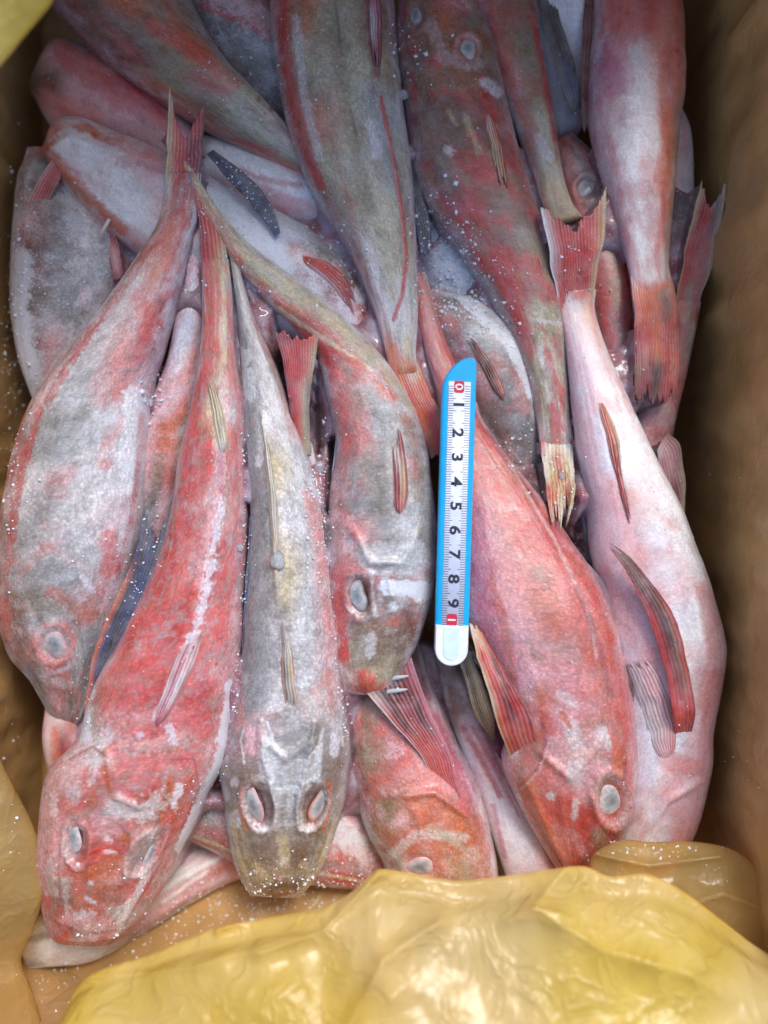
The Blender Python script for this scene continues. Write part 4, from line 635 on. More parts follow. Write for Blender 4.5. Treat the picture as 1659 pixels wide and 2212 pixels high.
cf = fish('slim grey fish with a tan spine line, its flat snout touching the bottom fold', [(496, 545, 508, 545, .7, "GTG"), (511, 660, 546, 680, .7, "dGwgr"), (523, 780, 597, 795, .7, "dGwgr"), (530, 900, 637, 915, .8, "dGwgr"), (536, 1000, 669, 1010, .8, "GGTgg"), (545, 1100, 693, 1100, .8, "dGwgr"), (541, 1250, 713, 1220, .8, "GGTgr"), (531, 1380, 723, 1370, .8, "dGwgr"), (520, 1490, 733, 1480, .8, "dGwgr"), (501, 1590, 747, 1570, .8, "dPwGd"), (483, 1650, 751, 1640, .8, "NOgGd"), (490, 1720, 737, 1735, .7, "OdgdO"), (500, 1800, 713, 1825, .6, "YNgNY"), (516, 1880, 683, 1890, .4, "YOTOY"), (543, 1935, 642, 1940, .1, "wrNrw")], seed=75, res=2.5, grow=1.05, frost=.2, flat=.7,
    mott=[('d', 3.0, .05, .25, .5, 'fbm', .9), ('o', 1.0, .36, .1, .5, 'fbm', .6), ('O', .8, .25, .2, .35, 'fbm', .5)], eyes=[(547, 1739, 19, 44, -12, 'P'), (688, 1740, 16, 44, 20, 'o')], orbits=[(564, 1740, 31, 50, -14, .85), (674, 1742, 29, 48, 16, .85)],
    strokes=[('T', [(566, 890), (585, 1000), (592, 1150), (598, 1230)], 5, .6, 1.2), ('d', [(612, 1330), (626, 1440), (632, 1530)], 22, .4), ('W', [(560, 1000), (575, 900)], 10, .4), ('W', [(520, 760), (540, 860)], 18, .4, 1.4), ('r', [(660, 1060), (690, 1160)], 12, .5, 1.5),
    ('#N', [(490, 1650), (510, 1580), (560, 1600), (560, 1690), (520, 1720)], 14, .55, 1), ('#N', [(745, 1640), (730, 1590), (690, 1600), (692, 1690), (730, 1720)], 14, .45, 1), ('#O', [(500, 1730), (740, 1740), (690, 1890), (640, 1935), (550, 1935), (510, 1860)], 16, .45, 1.2), ('G', [(560, 1800), (660, 1800)], 40, .4, 1.4), ('d', [(590, 1570), (640, 1610)], 34, .45, 1), ('#g', [(560, 1619), (578, 1577), (612, 1640), (668, 1638), (698, 1598), (693, 1681), (656, 1694), (589, 1694), (563, 1671)], 6, .85, .6), ('L', [(578, 1560), (590, 1600), (612, 1638)], 3.5, .8), ('w', [(668, 1636), (688, 1610), (698, 1575)], 3.5, .7), ('O', [(625, 1660)], 24, .35, 1.4),
    ('#g', [(586, 1700), (660, 1700), (648, 1740), (650, 1785), (598, 1785), (598, 1740)], 6, .8, .7), ('d', [(612, 1720), (608, 1770)], 9, .5), ('d', [(640, 1720), (638, 1770)], 7, .4), ('W', [(600, 1703), (645, 1703)], 7, .6, 1), ('w', [(575, 1697), (592, 1720), (598, 1750), (594, 1785)], 4, .9), ('w', [(668, 1697), (655, 1720), (649, 1750), (654, 1785)], 4, .9), ('w', [(560, 1795), (594, 1788)], 8, .7, 1), ('w', [(655, 1788), (680, 1790)], 8, .7, 1),
    ('P', [(540, 1585), (545, 1620)], 17, .8), ('w', [(528, 1570), (520, 1600), (528, 1650)], 3, .7), ('C', [(556, 1570), (552, 1640)], 4, .4), ('L', [(722, 1590), (722, 1625)], 13, .6), ('w', [(735, 1570), (741, 1610)], 3, .6), ('r', [(510, 1480), (515, 1560)], 20, .5, 1.3), ('L', [(507, 1690)], 13, .5), ('L', [(510, 1755), (515, 1780)], 9, .5), ('o', [(523, 1700), (518, 1750), (535, 1795)], 4, .7), ('o', [(712, 1690), (712, 1750), (698, 1795)], 4, .7),
    ('N', [(575, 1830), (600, 1820), (580, 1860)], 26, .65, 1.2), ('N', [(650, 1830), (640, 1860)], 22, .6, 1.2), ('T', [(612, 1810), (614, 1858)], 15, .7, 1.2), ('w', [(612, 1862)], 15, .6, 1.2), ('T', [(555, 1870), (570, 1890)], 12, .6, 1.2), ('T', [(655, 1870)], 12, .5, 1.2), ('N', [(590, 1920), (608, 1900), (640, 1915)], 12, .85), ('P', [(606, 1893)], 9, .5), ('w', [(545, 1930), (590, 1944), (640, 1936)], 6, .95), ('T', [(500, 1760), (520, 1860), (545, 1925)], 7, .75), ('T', [(726, 1770), (690, 1870), (645, 1930)], 7, .75), ('K', [(535, 1800), (560, 1870)], 4, .3), ('K', [(688, 1800), (668, 1870)], 4, .3)],
    ridges=[([(585, 1690), (597, 1740), (590, 1790)], 6, 1.6), ([(655, 1690), (643, 1740), (648, 1790)], 6, 1.6), ([(563, 1560), (570, 1640), (585, 1690)], 7, .9), ([(680, 1560), (668, 1640), (655, 1690)], 7, .9), ([(570, 1600), (620, 1640), (668, 1600)], 8, .7), ([(612, 1905)], 14, .8), ([(505, 1720), (525, 1850), (550, 1925)], 12, .6), ([(725, 1730), (690, 1860), (640, 1925)], 12, .6), ([(566, 890), (592, 1150), (600, 1300)], 6, .7), ([(575, 1000), (600, 1200), (625, 1450)], 26, .5)])
fin(cf, 'dorsal_fin', [(608, 1540, 650, 1540, .02, "rNGNr"), (606, 1460, 638, 1450, .04, "rNGTr"), (605, 1380, 624, 1375, .06, "oGwT"), (602, 1310, 616, 1308, .08, "TT")], rays=5, raycol='T', amt=.6, surf=True, seed=76, ridge=.05, base=.8)
fin(cf, 'soft_dorsal_fin', [(588, 1200, 606, 1198, .06, "TwT"), (582, 1090, 600, 1090, .1, "TgT"), (572, 980, 586, 980, .12, "TwT"), (560, 880, 566, 880, .14, "Tw")], rays=3, raycol='T', surf=True, seed=77, ridge=.06)
fin(cf, 'pectoral_fin', [(520, 1420, 536, 1420, 1.0, "bBd"), (528, 1300, 544, 1300, 1.2, "bBd"), (535, 1190, 547, 1190, 1.3, "dBB"), (540, 1106, 547, 1106, 1.3, "BB")], rays=4, raycol='b', amt=.4, seed=78)
bf = fish('biggest red fish with grey mottling, its broad head at the bottom left', [(436, 560, 493, 560, .7, "RSoTT"), (438, 640, 503, 650, .7, "RSoTd"), (436, 740, 509, 760, .8, "rSoTR"), (414, 880, 523, 860, .8, "RRTgR"), (388, 1000, 529, 960, .9, "rRRrR"), (374, 1100, 531, 1080, .9, "RRrpR"), (336, 1230, 529, 1200, .9, "RRrRR"), (282, 1350, 523, 1320, .9, "RSRSr"), (216, 1470, 512, 1440, .9, "pRRRr"), (183, 1580, 501, 1540, .9, "pwrRr"), (120, 1650, 483, 1640, .9, "rprrp"), (100, 1730, 443, 1720, .9, "PrwoR"), (88, 1830, 406, 1805, .8, "PrSpR"), (90, 1910, 363, 1890, .7, "RNoPR"), (98, 1985, 312, 1972, .5, "PNNwR"), (118, 2030, 250, 2030, .3, "rrPPR"), (140, 2040, 225, 2042, .1, "rrR")], seed=80, res=2.5, grow=1.03, frost=.08, flat=.72,
    mott=[('G', 2.2, .22, .14, .5, 'ridge', .8), ('p', 1.2, .34, .14, .5, 'fbm', .7), ('S', 1.4, .02, .2, .7, 'fbm', .7), ('O', 2.4, .25, .12, .4, 'fbm', .7)], eyes=[(157, 1810, 17, 40, 5, 'w'), (332, 1836, 12, 52, 30, 'p')], orbits=[(170, 1828, 22, 42, 5, .55), (303, 1850, 22, 44, 28, .55)],
    strokes=[('w', [(480, 850), (470, 940), (478, 1040)], 14, .5, 1.6), ('T', [(452, 870), (475, 960)], 16, .4), ('M', [(475, 970), (478, 1080), (460, 1160)], 8, .6), ('L', [(478, 1080), (460, 1200), (432, 1340), (395, 1430), (340, 1550)], 12, .8, 1.8), ('P', [(470, 1040), (445, 1180), (430, 1260)], 16, .5, 1.5), ('L', [(195, 1490), (183, 1560), (190, 1600)], 12, .8),
    ('p', [(234, 1590), (312, 1608), (400, 1590)], 26, .4, 1.6), ('L', [(234, 1588)], 20, .6, 1.4), ('L', [(300, 1592)], 14, .6, 1.4), ('L', [(365, 1570), (375, 1600)], 12, .6, 1.2), ('o', [(224, 1660), (232, 1690), (240, 1715)], 11, .9), ('o', [(198, 1728)], 24, .7, 1.2), ('N', [(196, 1738)], 14, .4, 1.4), ('o', [(371, 1678), (360, 1730), (348, 1768)], 8, .95), ('S', [(260, 1700), (300, 1730), (340, 1690)], 14, .6), ('w', [(212, 1640), (205, 1675), (196, 1690)], 12, .55, 1.3), ('W', [(388, 1700), (376, 1740)], 11, .75, 1), ('p', [(168, 1690), (166, 1730)], 11, .5, 1.5), ('w', [(117, 1720), (118, 1755)], 10, .5, 1.4), ('w', [(240, 1745), (300, 1755), (345, 1730)], 24, .65, 1.8), ('W', [(318, 1742)], 14, .5, 1.5), ('P', [(230, 1790), (262, 1790)], 20, .6, 1.2), ('W', [(232, 1812)], 11, .8, 1.3), ('W', [(226, 1842), (250, 1844)], 6, .6, 1), ('o', [(272, 1812)], 18, .9), ('C', [(255, 1780), (270, 1795)], 7, .4),
    ('o', [(190, 1895), (245, 1872)], 32, .75, 1), ('N', [(200, 1930), (250, 1935)], 26, .5, 1.3), ('o', [(205, 1940)], 16, .5, 1.2), ('L', [(196, 1906)], 8, .9), ('L', [(188, 1940), (204, 1950)], 7, .85), ('w', [(318, 1885), (290, 1940), (258, 1992)], 11, .75, 1), ('C', [(350, 1860), (315, 1920), (272, 1995)], 3, .55, .4), ('w', [(112, 1855), (112, 1925)], 14, .45, 1.6), ('p', [(140, 1900), (146, 1960)], 12, .4, 1.6), ('P', [(150, 1985), (210, 2000), (240, 2010)], 20, .65, 1.2), ('L', [(165, 1980), (200, 1975)], 10, .6, 1.2), ('N', [(150, 1945)], 9, .4), ('C', [(135, 1790), (128, 1880), (140, 1980)], 3, .4), ('o', [(165, 1862), (172, 1850)], 8, .7), ('W', [(168, 1868)], 6, .8),  # last white dab paints the glint below the left eye
    ('L', [(488, 1560), (478, 1650), (438, 1740), (398, 1820)], 5, .5, 1.5), ('*', [(500, 1480), (470, 1660), (390, 1830)], 16, .6), ('*', [(190, 1480), (182, 1590)], 16, .7), ('P', [(180, 1620), (140, 1690)], 26, .5, 1.4), ('C', [(150, 1640), (200, 1612), (240, 1640), (248, 1700)], 3.5, .5, .5), ('C', [(392, 1790), (430, 1700), (420, 1640), (370, 1640)], 3.5, .5, .5), ('C', [(120, 1990), (180, 2018), (250, 2010)], 4, .5, .5), ('S', [(260, 1560), (300, 1500), (360, 1470)], 40, .5, 1.5), ('R', [(440, 1480), (420, 1560)], 30, .5, 1.5), ('C', [(332, 1588)], 14, .5)],
    ridges=[([(200, 1770), (200, 1830), (195, 1900)], 8, 1.2), ([(285, 1790), (290, 1850), (265, 1910)], 8, 1.0), ([(228, 1620), (250, 1720), (300, 1740), (350, 1660)], 9, .9), ([(110, 1740), (120, 1900), (130, 2000)], 14, .7), ([(380, 1750), (340, 1880), (270, 1990)], 14, .7), ([(365, 1660), (335, 1770)], 7, .7), ([(478, 1000), (440, 1250), (350, 1540)], 26, .5), ([(240, 1760), (245, 1900)], 18, -.7)])
fin(bf, 'tail_fin', [(437, 600, 498, 600, .7, "SRoTT"), (430, 480, 480, 490, 1.0, "CRSoT"), (408, 390, 436, 400, 1.0, "RST"), (386, 335, 392, 333, 1.0, "TT")], rays=6, raycol='o', amt=.35, seed=81, edge='-T')
fin(bf, 'dorsal_fin', [(322, 1578, 346, 1584, .06, "RMR"), (352, 1490, 392, 1490, .14, "WMWR"), (385, 1410, 428, 1410, .16, "wMPW"), (412, 1360, 440, 1358, .12, "MWR")], rays=5, raycol='P', amt=.6, surf=True, seed=82, ridge=.07)
fin(bf, 'soft_dorsal_fin', [(470, 985, 490, 985, .08, "TwY"), (462, 920, 490, 925, .12, "TYT"), (450, 850, 472, 855, .14, "YTT"), (438, 792, 442, 792, .16, "TT")], rays=4, raycol='w', amt=.5, surf=True, seed=83, ridge=.06)
fin(bf, 'pectoral_fin', [(172, 1590, 215, 1590, 1.0, "LRB"), (186, 1500, 232, 1490, 1.1, "oBKb"), (207, 1400, 275, 1380, 1.2, "oBKBb"), (250, 1290, 318, 1285, 1.2, "oKBBb"), (295, 1180, 356, 1180, 1.1, "BKBKb"), (314, 1060, 382, 1075, 1.0, "dBbB")], rays=9, raycol='d', amt=.4, seed=84, fork=.12, ragged=.07, frost=.0, ridge=.02, clear=.0)
fin(bf, 'pectoral_fin', [(455, 1690, 470, 1640, .1, "LbB"), (480, 1640, 490, 1610, .15, "bB"), (492, 1612, 494, 1606, .1, "BB")], rays=3, raycol='b', seed=85)

# ------------------------------------------------------------------ ruler
def plain(name, rgb, rough=.3, coat=.3):
    m, ns, ls, b = new_mat(name); tc = node(ns, 'ShaderNodeTexCoord'); n = node(ns, 'ShaderNodeTexNoise', i_Scale=300.0, i_Detail=4.0); ls.new(tc.outputs['Object'], n.inputs['Vector'])
    ls.new(mixc(ns, ls, 1.0, (*rgb, 1), ramp(ns, ls, n.outputs[0], .3, .7, .94, 1.05), 'MULTIPLY'), b.inputs['Base Color']); b.inputs['Roughness'].default_value = rough; b.inputs['Coat Weight'].default_value = coat
    return m
M_BLUE = plain('blue_plastic', tuple(lin((0, 166, 224))), .3); M_LABEL = plain('white_label', tuple(lin((214, 220, 238))), .45, .1)
M_INK = plain('black_ink', tuple(lin((28, 34, 52))), .5, 0); M_RED = plain('red_ink', tuple(lin((196, 32, 58))), .5, 0); M_CAP = plain('white_plastic_cap', tuple(lin((226, 228, 226))), .3); M_DIG = plain('white_ink', (.8, .8, .82), .5, 0)
ZT = 2.6; kz = (HC-ZT)/HC/PX
org = W(972.0, 1433.0, ZT-.55); ang = math.atan2(15.5, 560)
MR = Matrix.Translation(Vector(org)) @ Matrix.Rotation(R_(.8), 4, 'X') @ Matrix.Rotation(-ang, 4, 'Z')
def rl(P):                                   # ruler picture units (x right, y up, z cm) -> world
    P = np.atleast_2d(np.asarray(P, float)); Q = np.c_[P[:, 0]*kz*.01, P[:, 1]*kz*.01, P[:, 2]*.01]
    return np.array([MR @ Vector(q) for q in Q])
def slab(name, outline, z0, z1, mat, parent, inset=None, left_bevel=0):
    """closed outline extruded from z0 to z1 with a rounded top rim"""
    O = np.array(outline, float); n = len(O); c = O.mean(0)
    rings = [(O, z0)]
    b = .06
    def shrink(d):
        N = np.roll(O, -1, 0)-np.roll(O, 1, 0); N = np.c_[N[:, 1], -N[:, 0]]; N /= np.linalg.norm(N, axis=1)[:, None]+1e-9
        Q = O-N*d
        if left_bevel: Q[:, 0] += left_bevel*(d/3)*(O[:, 0] < c[0])
        return Q
    rings += [(O, z1-b*2), (shrink(.6), z1-b*.8), (shrink(1.6), z1-b*.2), (shrink(3), z1)]
    V = np.vstack([np.c_[r, np.full(n, z)] for r, z in rings]); K = len(rings)
    F = [tuple(int(x) for x in f) for f in grid_faces(K, n, True)]
    F = F+[tuple(range(n))[::-1], tuple(range((K-1)*n, K*n))]
    return mesh_obj(name, rl(V), F, mat, parent, smooth=False)
class FArr(list): pass
pts = [(-36.5, 88), (36.5, 88), (37, 640), (36.5, 655), (33, 662), (27, 666), (18, 666.5), (6, 662), (-8, 653), (-20, 640), (-29, 626), (-34.5, 610), (-36.5, 592)]
ruler = slab('ruler', pts, 0, .55, M_BLUE, None, left_bevel=7); props(ruler, 'small blue centimetre ruler with a white rounded end lying on the fish', 'ruler')
cap_pts = [(-36, 89), (-36, 36)]+[(36*math.cos(a), 36+36*math.sin(a)) for a in np.linspace(math.pi, 2*math.pi, 22)[1:-1]]+[(36, 36), (36, 89)]
slab('end_cap', cap_pts, -.02, .6, M_CAP, ruler)
win = [(-20, 84), (-20, 30)]+[(-1+19*math.cos(a), 30+19*math.sin(a)) for a in np.linspace(math.pi, 2*math.pi, 14)[1:-1]]+[(18, 30), (18, 84)]
slab('cap_window', win, .5, .625, plain('pale_blue_cap', tuple(lin((205, 226, 232))), .25), ruler)
LB = .551
def flat(name, quads, z, mat, parent):
    V = []; F = []
    for q in quads:
        i = len(V); V += [(x, y, z) for x, y in q]; F.append(tuple(range(i, i+len(q))))
    return mesh_obj(name, rl(V), F, mat, parent, smooth=False)
lab = slab('label', [(-25, 90), (25.5, 90), (26.5, 613), (-24, 614)], .5, .565, M_LABEL, ruler)
y0 = 603.0; mm = 52.5/10
tk = []
for i in range(0, 99):
    y = y0-i*mm; L_ = 19 if i % 10 == 0 else (17 if i % 5 == 0 else 12); h = .65
    if i % 10 == 0 and i == 0: L_ = 12
    tk.append([(-23.5, y-h), (-23.5+L_, y-h), (-23.5+L_, y+h), (-23.5, y+h)]); tk.append([(24.5-L_, y-h), (24.5, y-h), (24.5, y+h), (24.5-L_, y+h)])
flat('scale_marks', tk, .569, M_INK, lab)
def rrect(cx, cy, w, h, r):
    return [(cx+sx*(w-r)+r*math.cos(a), cy+sy*(h-r)+r*math.sin(a)) for sx, sy, a0 in ((1, 1, 0), (-1, 1, 90), (-1, -1, 180), (1, -1, 270)) for a in [R_(a0+t) for t in (0, 30, 60, 90)]]
def digit(ch, x, y, size, mat, parent, bold):
    cu = bpy.data.curves.new('digit', 'FONT'); cu.body = ch; cu.align_x = 'CENTER'; cu.align_y = 'CENTER'; cu.size = size; cu.offset = bold; cu.resolution_u = 6
    t = bpy.data.objects.new('digit', cu); COL.objects.link(t); dg = bpy.context.evaluated_depsgraph_get(); me = t.evaluated_get(dg).to_mesh()
    V = np.array([v.co[:] for v in me.vertices]); F = [tuple(p.vertices) for p in me.polygons]; bpy.data.objects.remove(t)
    c = (V.max(0)+V.min(0))/2; V = V-c
    Q = np.c_[V[:, 1]*1.0+x, -V[:, 0]*1.25+y, np.full(len(V), .5735)]
    return mesh_obj('digit', rl(Q), F, mat, parent, smooth=False)
flat('red_square', [rrect(0, 602, 11, 13, 5)], .571, M_RED, lab); flat('red_square', [rrect(-1.5, 100, 11.5, 13, 5)], .571, M_RED, lab)
digit('0', 0, 602, 24, M_DIG, lab, .2)
for i in range(1, 10): digit(str(i), .5, y0+1.5-i*52.5+ (12 if i == 1 else 4), 32, M_INK, lab, 1.0)
digit('1', -1.5, 100, 24, M_DIG, lab, .2)

# ------------------------------------------------------------------ ice
def ice_mat():
    m, ns, ls, b = new_mat('ice'); tc = node(ns, 'ShaderNodeTexCoord'); n = node(ns, 'ShaderNodeTexNoise', i_Scale=900.0, i_Detail=4.0); ls.new(tc.outputs['Object'], n.inputs['Vector'])
    ls.new(mixc(ns, ls, n.outputs[0], (.74, .8, .86, 1), (.93, .95, .97, 1)), b.inputs['Base Color'])
    b.inputs['Roughness'].default_value = .12; b.inputs['IOR'].default_value = 1.31; b.inputs['Transmission Weight'].default_value = .12
    return m
M_ICE = ice_mat(); M_CLEAR = ice_mat(); M_CLEAR.name = 'clear_ice'; M_CLEAR.node_tree.nodes['Principled BSDF'].inputs['Transmission Weight'].default_value = .75; M_CLEAR.node_tree.nodes['Principled BSDF'].inputs['Roughness'].default_value = .2
bpy.context.view_layer.update()
dg = bpy.context.evaluated_depsgraph_get()
# ------------------------------------------------------------------ frozen melt water in the crevices between the fish
def glaze():
    st = 5.; us = np.arange(-20, 1560, st); vs = np.arange(300, 1960, st)
    Z = np.full((len(vs), len(us)), -6.0)
    for i, b_ in enumerate(vs):
        for j, a_ in enumerate(us):
            o = Vector(W(a_, b_, 0.0)); ok, loc, nor, idx, ob, mx = scene.ray_cast(dg, o+Vector((0, 0, .062)), Vector((0, 0, -1)))
            if ok: Z[i, j] = min(loc.z*100, 4) if ob.name.startswith(('gurnard', 'eye')) or 'fin' in ob.name and 'fold' not in ob.name else -5
    def ext(A, r, f):
        out = A.copy()
        for dy in range(-r, r+1):
            for dx in range(-r, r+1):
                if dx*dx+dy*dy <= r*r+1: out = f(out, np.roll(np.roll(A, dy, 0), dx, 1))
        return out
    def blur(A, k):
        for _ in range(k):
            A = (np.roll(A, 1, 0)+np.roll(A, -1, 0)+2*A)/4; A = (np.roll(A, 1, 1)+np.roll(A, -1, 1)+2*A)/4
        return A
    r = 7
    c = ext(ext(Z, r, np.maximum), r, np.minimum)
    UU, VV = np.meshgrid(us, vs)
    nz = fbm(np.stack([UU/70, VV/70, UU*0], -1), 91, 4)
    c = blur(c, 3)-.55+.3*nz
    # the open dark holes of the pile stay open
    for pts, wd in (([(372, 700), (355, 780), (335, 830)], 22), ([(915, 480), (900, 380)], 30), ([(480, 1650), (465, 1690)], 18), ([(1210, 1150), (1290, 1230)], 10), ([(330, 1060), (300, 1200), (250, 1330), (200, 1480)], 55), ([(540, 1100), (535, 1400)], 10), ([(725, 960), (720, 1100)], 14), ([(640, 700), (655, 960)], 40), ([(450, 330), (600, 515)], 30), ([(90, 290), (350, 290)], 60), ([(1290, 1155), (1400, 1300), (1480, 1600)], 50), ([(1010, 1340), (1090, 1600)], 30), ([(840, 1440), (960, 1700)], 60), ([(1195, 1000), (1205, 1170)], 30)):
        d, _ = seg_dist(UU, VV, pts); c = c-2.5*np.exp(-(d/wd)**4)
    keep = (c > Z-.10) & (c > -3.0)
    ed = (UU < 30) | (UU > 1520) | (VV > 1900); keep &= ~ed
    q = keep[:-1, :-1] | keep[1:, :-1] | keep[:-1, 1:] | keep[1:, 1:]
    P = np.stack([W(us, us*0+b_, us*0) for b_ in vs]); P[..., 2] = np.clip(c, Z-.25, None)*.01
    ii, jj = np.nonzero(q); m = len(us)
    F = np.stack([ii*m+jj, (ii+1)*m+jj, (ii+1)*m+jj+1, ii*m+jj+1], -1)
    use = np.unique(F); mp = np.full(len(vs)*m, -1); mp[use] = np.arange(len(use))
    return P.reshape(-1, 3)[use], mp[F]
def glaze_mat():
    m, ns, ls, b = new_mat('frozen_melt_water'); tc = node(ns, 'ShaderNodeTexCoord')
    n = node(ns, 'ShaderNodeTexNoise', i_Scale=130.0, i_Detail=6.0); ls.new(tc.outputs['Object'], n.inputs['Vector'])
    n2 = node(ns, 'ShaderNodeTexNoise', i_Scale=900.0, i_Detail=5.0, i_Roughness=.7); ls.new(tc.outputs['Object'], n2.inputs['Vector'])
    n3 = node(ns, 'ShaderNodeTexNoise', i_Scale=45.0, i_Detail=4.0); ls.new(tc.outputs['Object'], n3.inputs['Vector'])
    c = mixc(ns, ls, ramp(ns, ls, n.outputs[0], .35, .65), tuple(lin((150, 92, 100))), tuple(lin((172, 154, 166))))
    c = mixc(ns, ls, ramp(ns, ls, n3.outputs[0], .5, .7), c, tuple(lin((96, 74, 74))))
    c = mixc(ns, ls, ramp(ns, ls, n2.outputs[0], .55, .75), c, tuple(lin((224, 226, 234))))
    ls.new(c, b.inputs['Base Color']); b.inputs['Roughness'].default_value = .3; b.inputs['Coat Weight'].default_value = .5
    b.inputs['Subsurface Weight'].default_value = .3; b.inputs['Subsurface Radius'].default_value = (1, .6, .6); b.inputs['Subsurface Scale'].default_value = .003
    bp = node(ns, 'ShaderNodeBump', i_Strength=.6, i_Distance=.0006); ls.new(n2.outputs[0], bp.inputs['Height']); ls.new(bp.outputs[0], b.inputs['Normal'])
    tr = ns.new('ShaderNodeBsdfTransparent'); mx = ns.new('ShaderNodeMixShader'); ls.new(ramp(ns, ls, n3.outputs[0], .35, .65, .0, .3), mx.inputs[0]); ls.new(b.outputs[0], mx.inputs[1]); ls.new(tr.outputs[0], mx.inputs[2]); ls.new(mx.outputs[0], ns['Material Output'].inputs[0])
    return m
gv, gf_ = glaze()
props(mesh_obj('ice_glaze', gv, gf_, glaze_mat()), 'milky frozen melt water filling the crevices between the fish', 'ice', kind='stuff')
bpy.context.view_layer.update(); dg = bpy.context.evaluated_depsgraph_get()
def hit(u, v):
    a = Vector(cam.location); d = (Vector(W(u, v, 0.0))-a).normalized()
    ok, loc, nor, idx, ob, mx = scene.ray_cast(dg, a+d*.05, d)
    return (loc, ob) if ok else (None, None)
OCT = np.array([(1, 0, 0), (-1, 0, 0), (0, 1, 0), (0, -1, 0), (0, 0, 1), (0, 0, -1)], float)
OF = np.array([(0, 2, 4), (2, 1, 4), (1, 3, 4), (3, 0, 4), (2, 0, 5), (1, 2, 5), (3, 1, 5), (0, 3, 5)])
IV = []; IF = []
def shard(u, v, r):
    loc, ob = hit(u, v)
    if loc is None or ob.name.startswith(('ruler', 'label', 'end_cap', 'front_fold', 'top_fold')): return
    q = OCT*r*(.5+.8*rng.random((6, 1)))*(.55+.9*rng.random((1, 3)))
    M = Matrix.Rotation(rng.random()*6.28, 3, Vector(rng.normal(size=3)).normalized())
    q = q @ np.array(M); n = len(IV)*6
    IV.append(q+np.array(loc)+np.array((0, 0, r*.25))); IF.append(OF+n)
CL = [(560, 1950, 170, 45, 500, .2), (500, 430, 60, 50, 220, .2), (950, 560, 40, 70, 300, .22), (1000, 640, 50, 40, 150, .2), (690, 1080, 16, 110, 150, .22),  (150, 640, 60, 120, 160, .2), (25, 800, 22, 160, 160, .22),  # u, v, spread u, spread v, count, size mm
    (560, 1955, 150, 40, 420, .34), (720, 1910, 50, 18, 110, .34), (330, 2030, 120, 22, 120, .34), (30, 760, 22, 150, 170, .42), (40, 550, 14, 120, 50, .4), (25, 1000, 12, 120, 40, .35), (160, 2110, 60, 30, 120, .3),
    (960, 560, 40, 60, 420, .42), (1010, 640, 40, 40, 200, .38), (1060, 690, 40, 20, 90, .3), (500, 420, 50, 40, 160, .3), (600, 520, 70, 50, 180, .3), (700, 600, 60, 50, 120, .3), (690, 1080, 14, 110, 150, .4), (330, 860, 12, 30, 40, .5),
    (335, 1150, 16, 50, 50, .3), (285, 1300, 14, 70, 60, .28), (1130, 980, 40, 30, 120, .32), (1210, 1030, 20, 50, 50, .35), (430, 1720, 40, 60, 130, .2), (190, 1530, 12, 50, 90, .2), (870, 100, 40, 50, 60, .45), (560, 130, 60, 60, 120, .3), (1600, 1680, 40, 60, 40, .32), (1590, 1250, 40, 120, 12, .25), (1240, 600, 40, 80, 90, .28), (1400, 1840, 80, 12, 70, .35), (210, 560, 60, 80, 120, .22), (60, 700, 20, 120, 120, .22), (20, 1680, 20, 120, 25, .4), (200, 1260, 60, 60, 40, .25)]
for u, v, su, sv, cnt, sz in CL:
    for _ in range(cnt): shard(u+rng.normal()*su, v+rng.normal()*sv, sz*.0016*(.3+rng.random()**3*1.5))
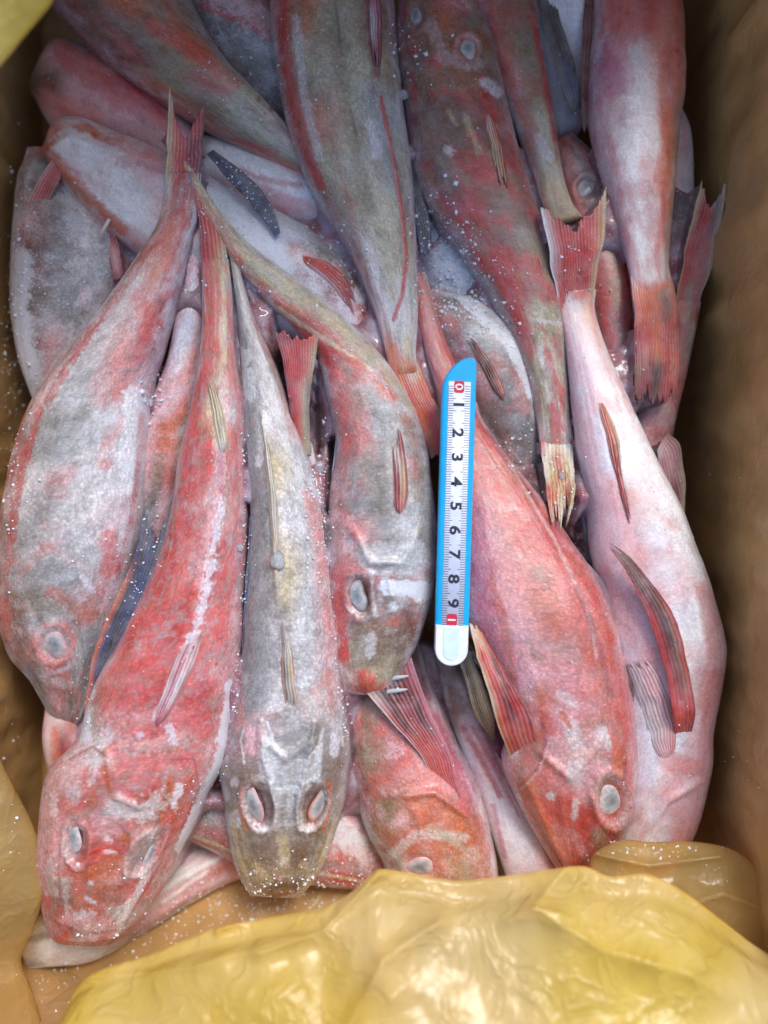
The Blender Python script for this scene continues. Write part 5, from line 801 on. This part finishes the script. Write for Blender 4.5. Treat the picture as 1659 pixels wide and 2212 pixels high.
for pl, cnt, sd, sz in (([(524, 900), (533, 1060), (528, 1250), (515, 1450), (500, 1560)], 150, 5, .36), ([(690, 1090), (712, 1230), (730, 1460), (748, 1600)], 130, 5, .3), ([(740, 1500), (752, 1600)], 30, 6, .4), ([(420, 480), (470, 640), (512, 800)], 40, 6, .25), ([(300, 1090), (240, 1280), (200, 1450)], 60, 14, .3), ([(930, 640), (1100, 720), (1160, 860)], 90, 6, .25), ([(880, 1500), (1000, 1650)], 30, 14, .25), ([(640, 660), (780, 770), (880, 900)], 50, 7, .22), ([(905, 600), (960, 760)], 30, 10, .25)):
    P_ = np.array(pl, float)
    for _ in range(cnt):
        t = rng.random()*(len(P_)-1); p = P_[int(t)]*(1-t % 1)+P_[int(t)+1]*(t % 1); shard(p[0]+rng.normal()*sd, p[1]+rng.normal()*sd, sz*.0014*(.3+rng.random()**3*1.5))
for _ in range(900): shard(rng.uniform(20, 1540), rng.uniform(100, 1900), .0003*(.4+rng.random()**2*1.2))
V = np.concatenate(IV); F = np.concatenate(IF)
ice = mesh_obj('ice_crystals', V, F, M_ICE, smooth=False); props(ice, 'white frost and ice crystals scattered over fish and bag', 'ice', kind='stuff')
def chunk(u, v, r, label, seed, sq=(1, 1, .6)):
    loc, ob = hit(u, v)
    r *= .8; bm = bmesh.new(); bmesh.ops.create_icosphere(bm, subdivisions=2, radius=1)
    P = np.array([x.co[:] for x in bm.verts]); F = [tuple(w.index for w in f.verts) for f in bm.faces]; bm.free()
    P = P*(1+.9*fbm(P*1.1+seed, seed, 4))[:, None]*np.array(sq)*r*.01+np.array(loc)+np.array((0, 0, r*.003))
    props(mesh_obj('ice_chunk', P, F, M_CLEAR, smooth=False), label, 'ice', 'ice chunks on the fish')
chunk(600, 1210, .42, 'pale ice lump on the spine of the slim grey fish', 1, (.9, 1.2, .35))
chunk(517, 1182, .2, 'clear ice chip between the big red and the slim grey fish', 2)
chunk(868, 205, .33, 'white ice lump beside the largest olive fish at the top', 3, (1.4, .7, .6))
chunk(323, 870, .22, 'ice chip in the gap right of the pale grey fish', 4)
chunk(1212, 1030, .22, 'ice lump stuck on the broken tan tail fin', 5, (.8, 1.3, .6))
chunk(690, 1010, .3, 'frosty ice lump in the slot left of the curved fish', 6, (.8, 1.4, .6))
# the loose white thread
zt = surf_z(sf, [232], [480])[0]
props(tube('white_thread', [(236, 474, zt+.1), (224, 496, zt+.2), (214, 520, zt-.1), (214, 552, -.6)], .09, plain('pale_thread', (.6, .52, .45), .4)), 'thin white thread hanging from the orange rimmed jaw', 'thread')
